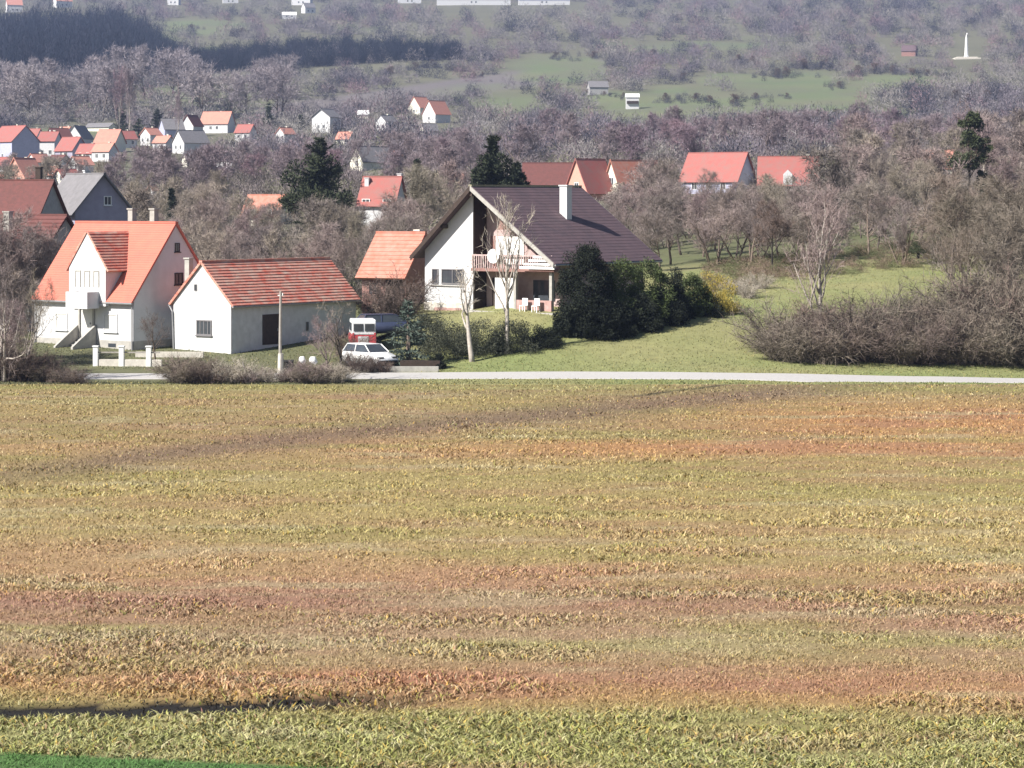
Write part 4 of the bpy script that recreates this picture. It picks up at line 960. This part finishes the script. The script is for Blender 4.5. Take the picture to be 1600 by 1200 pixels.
# ---- ragged hedge along the field edge on the left
def edge_hedge():
    g = random.Random(5)
    for px in list(np.linspace(62, 132, 5))+list(np.linspace(265, 415, 15))+list(np.linspace(450, 545, 10)):
        if g.random() < .22: continue
        h = g.uniform(.55, 1.7) if px > 200 else g.uniform(.6, 1.2)
        plant('bramble_shrub', 'low leafless reddish-brown bramble on the edge of the field', 'shrub', g.choice(SH), at(px+g.uniform(-6, 6), 151.2+g.uniform(-.5, .8)), h/2.5, None, 1.25, ('bark', g.choice(['twig', 'twig_brown', 'twig_pale', 'twig_dark'])), ('stems', 'crown'), 'brambles on the field edge')
    for px, Y, h in ((556, 157.2, 1.5), (574, 156.9, 1.1), (600, 157.0, .9), (548, 162.5, 2.0)):
        plant('bramble_shrub', 'thin leafless shrub in front of the parked vehicles', 'shrub', SH[int(px) % 4], at(px, Y), h/2.5, None, .9, ('bark', 'twig_dark'), ('stems', 'crown'), 'shrubs in front of the vehicles')
    for px, h in ((12, 2.2), (40, 1.9), (-12, 2.6), (70, 1.6)):
        plant('bramble_shrub', 'leafless grey shrub around the foot of the trees at the left picture edge', 'shrub', g.choice(SH), at(px, 152+g.random()), h/2.5, None, 1.1, ('bark', 'twig_dark'), ('stems', 'crown'), 'shrubs at the left picture edge')
edge_hedge()

# ---- single plants one can point to
def one(name, label, px, Y, proto, sc, mats=('bark', 'twig'), rz=None, sx=None, cat='tree', parts=('trunk', 'crown'), dz=0, group=None, tilt=0):
    return plant(name, label, cat, proto, at(px, Y)+Vector((0, 0, dz)), sc, rz, sx, mats, parts, group, tilt)
N1 = bare(301, 8, .22, .2, .75, .15, .9, (.5, .018)); N2 = bare(302, 8, .18, .17, .7, .12, .9, (.5, .018), multi=2, kids=(9, 6, 5))
one('bare_tree', 'forked bare tree with pale trunks at the left picture edge before the orange-roofed house', 6, 151.8, N2, 1.0, ('pale_bark', 'twig'), 1.0, .62)
one('bare_tree', 'second pale-trunked bare tree right of the forked one at the left edge', 36, 152.4, N1, .72, ('pale_bark', 'twig'), 2.0, .6)
for i, (px, Y, k_) in enumerate(((-26, 160, .95), (8, 163.5, .7), (40, 181, .85), (2, 178, .9), (14, 156, .5)) + ((66, 182.5, .8), (88, 184, .85), (22, 183, .95), (-20, 182, .9))):
    one('bare_tree', 'bare grey tree between the ribbed red roof and the road at the left edge', px, Y, BT[i % 5], k_, ('bark', 'twig'), None, 1.0, group='grey trees at the left edge')
for i, (px, Y, k_) in enumerate(((196, 206, .62), (210, 222, .72), (228, 214, .62), (182, 232, .66), (150, 226, .5), (120, 224, .48))):
    one('bare_tree', 'bare brown tree between the orange roof and the lilac gable behind it', px, Y, BT[i % 5], k_, ('bark', 'twig'), None, 1.0, group='trees beside the lilac gable')
one('small_bare_tree', 'small bare tree against the shaded end wall of the orange-roofed house', 243, 162.5, N1, .37, ('bark', 'twig_dark'), .4)
one('bare_tree', 'crooked dark-trunked bare tree at the right end of the brambles', 536, 151.6, bare(305, 8, .35, .2, .8, .1, .5, (.5, .018), kids=(8, 5, 4), lean=.18), .56, ('dark_bark', 'twig'), 2.4)
one('small_bare_tree', 'small crooked bare tree before the shaded side of the low white building', 512, 156, N1, .42, ('bark', 'twig'), 4.0)
BI1 = bare(310, 5, .38, .17, .7, .12, .35, (.3, .02), kids=(7, 4, 3)); BI2 = bare(311, 8.4, .3, .17, .5, .22, .5, (.35, .02), kids=(12, 4, 4))
one('birch', 'short pale-trunked pruned birch before the white chalet wall', 738, 161, BI1, 1.2, ('pale_bark', 'twig_pale'), .8)
one('birch', 'tall pale-trunked birch reaching over the chalet gable', 793, 163, BI2, 1.05, ('pale_bark', 'twig_pale'), 2.2)
one('spruce', 'bushy grey-green spruce beside the parked white car', 638, 159.9, conifer(320, 4.0, 1.9, .3, .32, .26, 1.3, .03, .2), 1.0, ('bark', 'spruce'))
one('box_ball', 'dark clipped ball of box right of the planter', 684, 158.8, (leafy(321, .55, 1.1, 3500, .07, 30, hollow=.35),), 1, ('thuja',), cat='shrub', parts=('foliage',))
for i, (px, Y, r, h, lb) in enumerate(((700, 163.2, 1.7, 1.7, 'grey-green evergreen shrub left of the short birch'), (752, 163.6, 1.6, 1.5, 'grey-green evergreen shrub between the two birches'), (800, 164, 1.6, 1.4, 'grey-green evergreen shrub behind the foot of the tall birch'), (845, 165.0, 1.2, .8, 'low dark evergreen shrub right of the tall birch'), (672, 166, 1.3, 1.6, 'grey-green evergreen shrub by the brick cellar of the chalet'))):
    one('evergreen_shrub', lb, px, Y, (leafy(330+i, r*1.1, h*1.45, 10000, .09, 80, hollow=.3),), 1, ('olive_leaf' if i != 3 else 'thuja',), cat='shrub', parts=('foliage',))
one('bare_shrub', 'bare brown shrub before the dark annexe left of the chalet', 628, 176, SH[0], 1.25, ('dark_bark', 'twig_dark'), cat='shrub', parts=('stems', 'crown'))
one('bare_shrub', 'bare brown shrub behind the red and white van', 600, 178, SH[1], 1.0, ('dark_bark', 'twig_dark'), cat='shrub', parts=('stems', 'crown'))
one('flowering_shrub', 'pale yellow-green shrub between the low white building and the annexe', 580, 178, (leafy(340, .9, 1.5, 2500, .1, 30),), 1, ('twig_pale',), cat='shrub', parts=('foliage',))
one('thuja', 'tall dome-shaped dark thuja at the right corner of the chalet', 916, 168.5, (leafy(350, 1.62, 5.9, 36000, .12, 200, hollow=.62, boxy=3.2),), 1, ('thuja',), cat='shrub', parts=('foliage',))
HEDG = [(885, 167.2, 1.0, 1.4, 'thuja', 'low dark shrub at the foot of the dome-shaped thuja on its left'), (938, 167.2, 1.4, 2.2, 'thuja', 'dark evergreen shrub at the foot of the dome-shaped thuja on its right'), (975, 170, 1.7, 3.6, 'leaf', 'tall green-topped evergreen bush next to the dome-shaped thuja'), (1015, 171.5, 1.7, 3.4, 'leaf', 'green-topped evergreen bush second from the thuja'),
        (1050, 173.5, 1.5, 2.6, 'thuja', 'dark evergreen bush in the middle of the hedge'), (1082, 175.5, 1.3, 2.3, 'leaf', 'green evergreen bush left of the yellow one'), (960, 168.0, 1.4, 1.6, 'thuja', 'low dark front bush under the green-topped bush'), (1000, 169.6, 1.4, 1.7, 'thuja', 'low dark front bush in the middle of the hedge foot'), (1040, 171.6, 1.3, 1.5, 'thuja', 'low dark front bush towards the yellow bush')]
for i, (px, Y, r, h, mt, lb) in enumerate(HEDG):
    one('hedge_bush', lb, px, Y, (leafy(360+i, r*.95, h*1.4, 14000, .12, 90, hollow=.4),), 1, (mt,), cat='shrub', parts=('foliage',), group='evergreen hedge beside the chalet')
one('forsythia', 'yellow-flowering forsythia at the right end of the evergreen hedge', 1118, 177, (leafy(380, 1.6, 3.2, 9000, .09, 80, up=.5, hollow=.2),), 1, ('yellow',), cat='shrub', parts=('foliage',))
one('hedge_bush', 'dark bush at the foot of the yellow forsythia', 1106, 175.8, (leafy(381, 1.3, 1.1, 5000, .1, 40),), 1, ('thuja',), cat='shrub', parts=('foliage',))
for i, (px, Y) in enumerate(((1168, 184), (1186, 189), (1150, 186))):
    one('bare_shrub', ('low grass-coloured shrub right of the forsythia', 'low shrub on the bank edge furthest right of the forsythia', 'low twiggy shrub close behind the forsythia')[i], px, Y, SH[i], .5, ('bark', 'twig_pale'), cat='shrub', parts=('stems', 'crown'))
one('bare_tree', 'pale-stemmed bare tree rising out of the left end of the roadside thicket', 1285, 168.5, bare(390, 8, .12, .17, .55, .2, .8, (.45, .02), kids=(13, 7, 5)), 1.1, ('pale_bark', 'twig'), 1.1)
one('bare_tree', 'dark-trunked orchard tree with greenish crown on the bank right of the hedge', 1207, 205, BT[0], .62, ('dark_bark', 'twig_dark'), .5)
one('evergreen_tree', 'round dark evergreen tree casting a shadow on the orchard grass', 1434, 214, (BT[2][0], leafy(395, 1.7, 2.9, 9000, .14, 60, base=1.2, hollow=.2)), 1, ('dark_bark', 'ivy'), parts=('trunk', 'crown'), sx=1) .children[0].scale.__setitem__(slice(0, 3), (.45, .45, .45))
IV = (bare(396, 14, .3, .3, .5, .2, .5, (.7, .04), kids=(9, 5, 4)), )
def ivy_tree():
    Y = 300; e = one('ivy_tree', 'tall ivy-covered tree standing above the wood at the right', 1512, Y, IV[0], .78, ('dark_bark', 'twig_dark'), .3, .8)
    for k, (dx, dz, r, h) in enumerate(((-.3, 5.5, 2.0, 2.6), (.9, 8.0, 1.8, 2.6), (2.2, 6.2, 1.3, 2.2), (.3, 10.3, 1.3, 1.8), (1.6, 2.6, 1.0, 3.0))):
        o = link('ivy', leafy(400+k, r, h, 3500, .26, 26, hollow=.1), e, M['ivy']); o.location = (dx/.62, 0, dz/.78); o.scale = (1/.62, 1/.62, 1/.78)
    e.rotation_euler.z = 0
ivy_tree()
CONS = [(500, 300, 12.0, 3.9, 'broad ragged dark conifer left of the bright red roofed cottage'), (770, 262, 11.8, 2.7, 'slim dark conifer rising behind the chalet gable'), (808, 268, 8.6, 1.9, 'shorter dark conifer just right of the slim one behind the chalet'),
        (191, -219, 46, 15, 'pointed dark conifer among the red village roofs'), (246, -214, 42, 24, 'broad dark conifer right of the pointed one in the village'), (216, -217, 28, 20, 'low dark conifer between the pointed and the broad one'),
        (420, -210, 50, 13, 'slim ragged dark conifer on the slope left of the white house'), (470, -204, 26, 10, 'small dark conifer just left of the white hillside house'), (652, 320, 8.2, 1.5, 'narrow brownish conifer right of the bright red roofed cottage'), (268, 330, 5.6, 1.2, 'small dark conifer in the trees behind the low white building')]
for i, (px, Y, h, r, lb) in enumerate(CONS):
    if Y < 0:
        Y = locate(px, -Y); h = h*Y/F; r = r*Y/F
    k = max(1, Y/300)
    ce = one('conifer', lb, px, Y, conifer(420+i, h, r, .3*k*(1.2 if r > 3 else 1), .15, .34*k**.8, 2.0/k, .04, .5 if i > 1 else .65, .5 if i in (0, 1, 2, 8) else .85, 16 if i in (0, 1, 2) else 11), 1, ('dark_bark', 'needle'), rz=0)
    if i in (0, 1, 2):
        o = link('lower_boughs', leafy(460+i, r*(.98, .85, .8)[i], h*.5, 9000 if i == 0 else 5000, .3, 46, up=.15, hollow=.3, boxy=2.6), ce, M['needle']); o.location = ((-.4, .3, 0)[i], 0, h*(.34, .42, .4)[i])
for i, (px, Y, h) in enumerate(((186, 790, 20), (203, 795, 21), (278, 765, 14))):
    one('pale_tree', ('white-stemmed bare tree directly above the pointed conifer', 'white-stemmed bare tree right above the gap between the conifers', 'thin white-stemmed bare tree over the white gabled pair')[i], px, Y, TALL[i], h/14, ('pale_bark', 'twig_far'), None, .5)
one('pale_bush', 'silvery bush in front of the bright red roofed cottage', 640, 280, (leafy(440, 1.9, 2.6, 2500, .16, 40),), 1, ('twig_pale',), cat='shrub', parts=('foliage',))
one('pale_bush', 'pale climber at the gable of the dull orange roofed house', 965, 376, (leafy(441, 1.2, 4.0, 1500, .2, 30),), 1, ('twig_pale',), cat='shrub', parts=('foliage',))

# ---- dark shrubs one can tell apart on the hill meadows
HS = [(590, 128, 12), (735, 84, 15), (712, 88, 18), (520, 145, 14), (1000, 92, 14), (1020, 92, 20), (1155, 100, 20), (1175, 104, 22), (1110, 160, 16), (1065, 125, 16), (870, 92, 16), (925, 92, 18), (845, 125, 8), (975, 152, 10), (1040, 160, 20), (1085, 158, 18), (1150, 165, 26), (1180, 155, 14), (1228, 122, 24), (1215, 122, 20),
      (1310, 138, 16), (1340, 118, 22), (1365, 115, 24), (1395, 116, 18), (1425, 117, 16), (1450, 118, 14), (1255, 108, 22), (1285, 106, 18), (1252, 180, 12), (1247, 195, 7), (1495, 160, 26), (1515, 168, 28), (1540, 160, 26), (1565, 155, 22), (1480, 172, 20), (1475, 120, 8), (1230, 152, 10), (1380, 185, 14), (920, 148, 14), (944, 150, 10), (610, 118, 20), (650, 110, 18), (675, 105, 16), (380, 60, 22), (300, 45, 10), (1335, 184, 26), (1310, 184, 20), (740, 122, 12), (755, 120, 10)]
for px, row, wpx in HS:
    Y = float(locv([px], [row])[0]); s = F/Y
    plant('hillside_shrub', 'dark leafless shrub standing at the edge of a green hillside meadow', 'shrub', BTF[int(px) % 4], at(px, Y)-Vector((0, 0, wpx/s*.12)), wpx*.8/s/8, None, 1.3, ('dark_bark', 'twig_dark'), group='dark shrubs on the hillside meadows')

# ---- woodland mass beyond: thousands of leafless trees
def wood_mass():
    g = np.random.default_rng(11)
    def template(seed, K):
        q = np.random.default_rng(seed); d = unit(q.normal(size=(K, 3))); d[:, 2] = np.abs(d[:, 2])
        r = q.random(K)[:, None]**.33; lump = 1+.25*np.sin(3*np.arctan2(d[:, 1], d[:, 0])+seed)[:, None]
        P = d*r*np.array([.5, .5, .85])*lump+np.array([0, 0, .12]); D = unit(d+q.normal(size=(K, 3))*.5+np.array([0, 0, .5]))
        V, T = tri_cloud(P, D, q.uniform(.07, .2, K), q.uniform(.014, .026, K), q)
        return V
    TPL = [template(i, 430) for i in range(8)]
    def hides(px, row):
        m = np.zeros(len(px), bool)
        for a in HOUSES: m |= (np.abs(px-a[0]) < a[2]*.7+3) & (row > a[1]-3) & (row < a[1]+13)
        return m
    def emit(pts, hs_, ws_, cols, jit):
        Vs = []; Cs = []
        for i, (p, h, w) in enumerate(zip(pts, hs_, ws_)):
            t = TPL[i % 8]; a = g.uniform(0, 6.28); c, s = math.cos(a), math.sin(a)
            V = np.empty_like(t); V[:, 0] = (t[:, 0]*c-t[:, 1]*s)*w+p[0]; V[:, 1] = (t[:, 0]*s+t[:, 1]*c)*w+p[1]; V[:, 2] = t[:, 2]*h+p[2]-.1*h
            Vs.append(V); n = len(V)//3; Cs.append(np.repeat(cols[i][None, :]*g.uniform(1-jit, 1+jit, n)[:, None], 3, 0))
        return np.concatenate(Vs), np.concatenate(Cs)
    # random rows weighted to the hill face, kept off meadows and the village
    n = 6800; px = g.uniform(-380, 1980, n); row = g.uniform(-30, 262, n)
    m = meadow(px, row); keep = g.random(n) > m*1.3
    db = row-(165-(px-380)*.14); band = (db > 4) & (db < 34) & (px > 400) & (px < 950); keep &= ~(band & (g.random(n) < .85))
    vil = ((px < 360) & (row > 212) & (row < 262)); keep &= ~vil
    keep &= ~((np.abs(px-1510) < 26) & (row > 60) & (row < 112)); keep &= ~((np.abs(px-988) < 18) & (row > 150) & (row < 190))
    dark = ((px < 700) & (row > np.interp(px, [0, 240, 300, 700], [20, 30, 60, 60])) & (row < 118)); keep &= ~(dark & (g.random(n) < .6))
    keep &= ~hides(px, row)
    px, row = px[keep], row[keep]; Y = locv(px, row); x = (px-800)*Y/F; z = gz(x, Y)
    patch = fbm(px/90, row/26, 4, 13); h = (4.2+4.5*patch+g.uniform(-1, 1.5, len(px)))*np.interp(Y, [500, 1200, 2500], [.85, 1.0, 1.7]); w = h*g.uniform(.9, 1.5, len(px))
    base = np.array((.19, .165, .19)); c2 = np.array((.27, .25, .235)); c3 = np.array((.055, .055, .075)); c4 = np.array((.25, .175, .195))
    t = np.clip((fbm(px/60, row/20, 3, 23)-.35)*3, 0, 1)[:, None]; u = g.random(len(px))[:, None]
    cols = base*(1-t)+c2*t; dk = np.clip((fbm(px/45, row/11, 3, 37)-.5)*5, 0, 1)[:, None]; cols = np.where(u < .12+.5*dk, c3, cols); cols = np.where((u > .88), c4, cols)
    V, C = emit(np.stack([x, Y, z], 1), h, w, cols, .25)
    me = npmesh('woodland', V, np.arange(len(V)).reshape(-1, 3)); setcol(me, C)
    tag(link('woodland', me, None, M['wood_mass']), 'hazy purple-grey leafless woodland covering the hillside', 'woodland', kind='stuff')
    # dark thickets along the meadow edges
    P_ = []; h_ = []; w_ = []
    for px_, row_, wp in HS:
        for k in range(9):
            a = px_+g.normal()*wp*.75; b = row_+g.normal()*2.2; Yd = float(locv([a], [b])[0]); xx = (a-800)*Yd/F; q = Yd/F
            P_.append((xx, Yd, float(gz(xx, Yd)))); h_.append(wp*g.uniform(.35, .75)*q); w_.append(wp*g.uniform(.4, .8)*q)
    V, C = emit(np.array(P_), h_, w_, np.array([(.05, .05, .065)]*len(P_))*g.uniform(.7, 1.8, (len(P_), 1)), .3)
    me = npmesh('thickets', V, np.arange(len(V)).reshape(-1, 3)); setcol(me, C)
    tag(link('hillside_thickets', me, None, M['wood_mass']), 'dark bluish thickets edging the hillside meadows', 'thicket', kind='stuff')
    # undergrowth between the nearer trees
    n = 6200; px = g.uniform(-380, 1980, n); Y = 200+560*g.random(n)**1.25
    Y = np.where((px > 930) & (px < 1460), np.maximum(Y, 238+g.uniform(0, 500, n)**1.0*1.0), Y)
    ok = ~((px < 200) & (Y < 262)) & ~((px > 640) & (px < 1050) & (Y < 205)) & ~((px < 210) & (Y > 380) & (g.random(n) < .8)) & ~((px < 360) & (Y > 520) & (g.random(n) < .5))
    px, Y = px[ok], Y[ok]; x = (px-800)*Y/F; z = gz(x, Y); k_ = ~hides(px, YH+F*(H-z)/Y); px, Y, x, z = px[k_], Y[k_], x[k_], z[k_]; h = g.uniform(1.3, 3.0, len(px))*np.interp(Y, [200, 700], [.8, 1.9]); w = h*g.uniform(1.0, 1.8, len(px))
    u = g.random(len(px))[:, None]; t = np.clip((Y-330)/250, 0, 1)[:, None]
    cols = np.array((.24, .205, .185))*(1-t)+np.array((.23, .185, .20))*t; cols = np.where(u < .2, np.array((.1, .085, .07)), cols); cols = np.where(u > .85, np.array((.2, .2, .12)), cols)
    V, C = emit(np.stack([x, Y, z], 1), h, w, cols, .25)
    me = npmesh('undergrowth', V, np.arange(len(V)).reshape(-1, 3)); setcol(me, C)
    tag(link('undergrowth', me, None, M['wood_mass']), 'brown leafless undergrowth filling the gaps between the trees', 'undergrowth', kind='stuff')
    # low scrub on the orchard bank
    n = 420; px = g.uniform(1100, 1500, n); Y = g.uniform(0, 1, n)*34+np.interp(px, [1100, 1200, 1500], [183, 192, 207]); x = (px-800)*Y/F; z = gz(x, Y)
    h = g.uniform(.25, .85, n); u = g.random(n)[:, None]; cols = np.where(u < .45, np.array((.12, .13, .06)), np.array((.22, .16, .12)))
    V, C = emit(np.stack([x, Y, z], 1), h, h*g.uniform(1.5, 3, n), cols, .3)
    me = npmesh('scrub', V, np.arange(len(V)).reshape(-1, 3)); setcol(me, C)
    tag(link('bank_scrub', me, None, M['wood_mass']), 'low brown and green scrub on the grassy bank under the orchard trees', 'scrub', kind='stuff')
    # the dark conifer wood, valley shade put into its blue-black tint
    n = 1900; px = g.uniform(-350, 720, n); lo = np.interp(px, [-100, 240, 300, 700], [116, 124, 118, 94]); hi = np.interp(px, [-100, 0, 150, 240, 300, 420, 520, 720], [40, 48, 45, 60, 96, 80, 70, 84])
    row = lo+(hi-lo)*g.random(n); Y = locv(px, row); x = (px-800)*Y/F; z = gz(x, Y)
    h = np.interp(px, [-100, 200, 260, 720], [20, 22, 11, 9])*g.uniform(.7, 1.15, n)
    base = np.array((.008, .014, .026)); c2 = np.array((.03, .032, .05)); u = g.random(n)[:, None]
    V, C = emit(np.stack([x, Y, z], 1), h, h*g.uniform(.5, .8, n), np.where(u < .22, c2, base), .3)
    me = npmesh('dark_wood', V, np.arange(len(V)).reshape(-1, 3)); setcol(me, C)
    tag(link('conifer_wood', me, None, M['wood_mass']), 'dark blue-black evergreen wood across the valley at upper left', 'wood', kind='stuff')
wood_mass()

# ------------------------------------------------------------------ air
def haze():
    o = MB().box(-6200, 6200, -120, 4150, -3, 620).build('haze', None); o.data.materials.clear()
    m = bpy.data.materials.new('haze_air'); m.use_nodes = True; t = m.node_tree; t.nodes.remove(t.nodes['Principled BSDF'])
    v = t.nodes.new('ShaderNodeVolumePrincipled'); v.inputs['Color'].default_value = (.5, .62, 1, 1); v.inputs['Density'].default_value = HZ; v.inputs['Anisotropy'].default_value = .2
    t.links.new(v.outputs[0], t.nodes['Material Output'].inputs['Volume']); o.data.materials.append(m)
    tag(o, 'thin bluish haze over the valley', 'haze', kind='stuff'); o.display_type = 'WIRE'
HZ = .000125
haze()
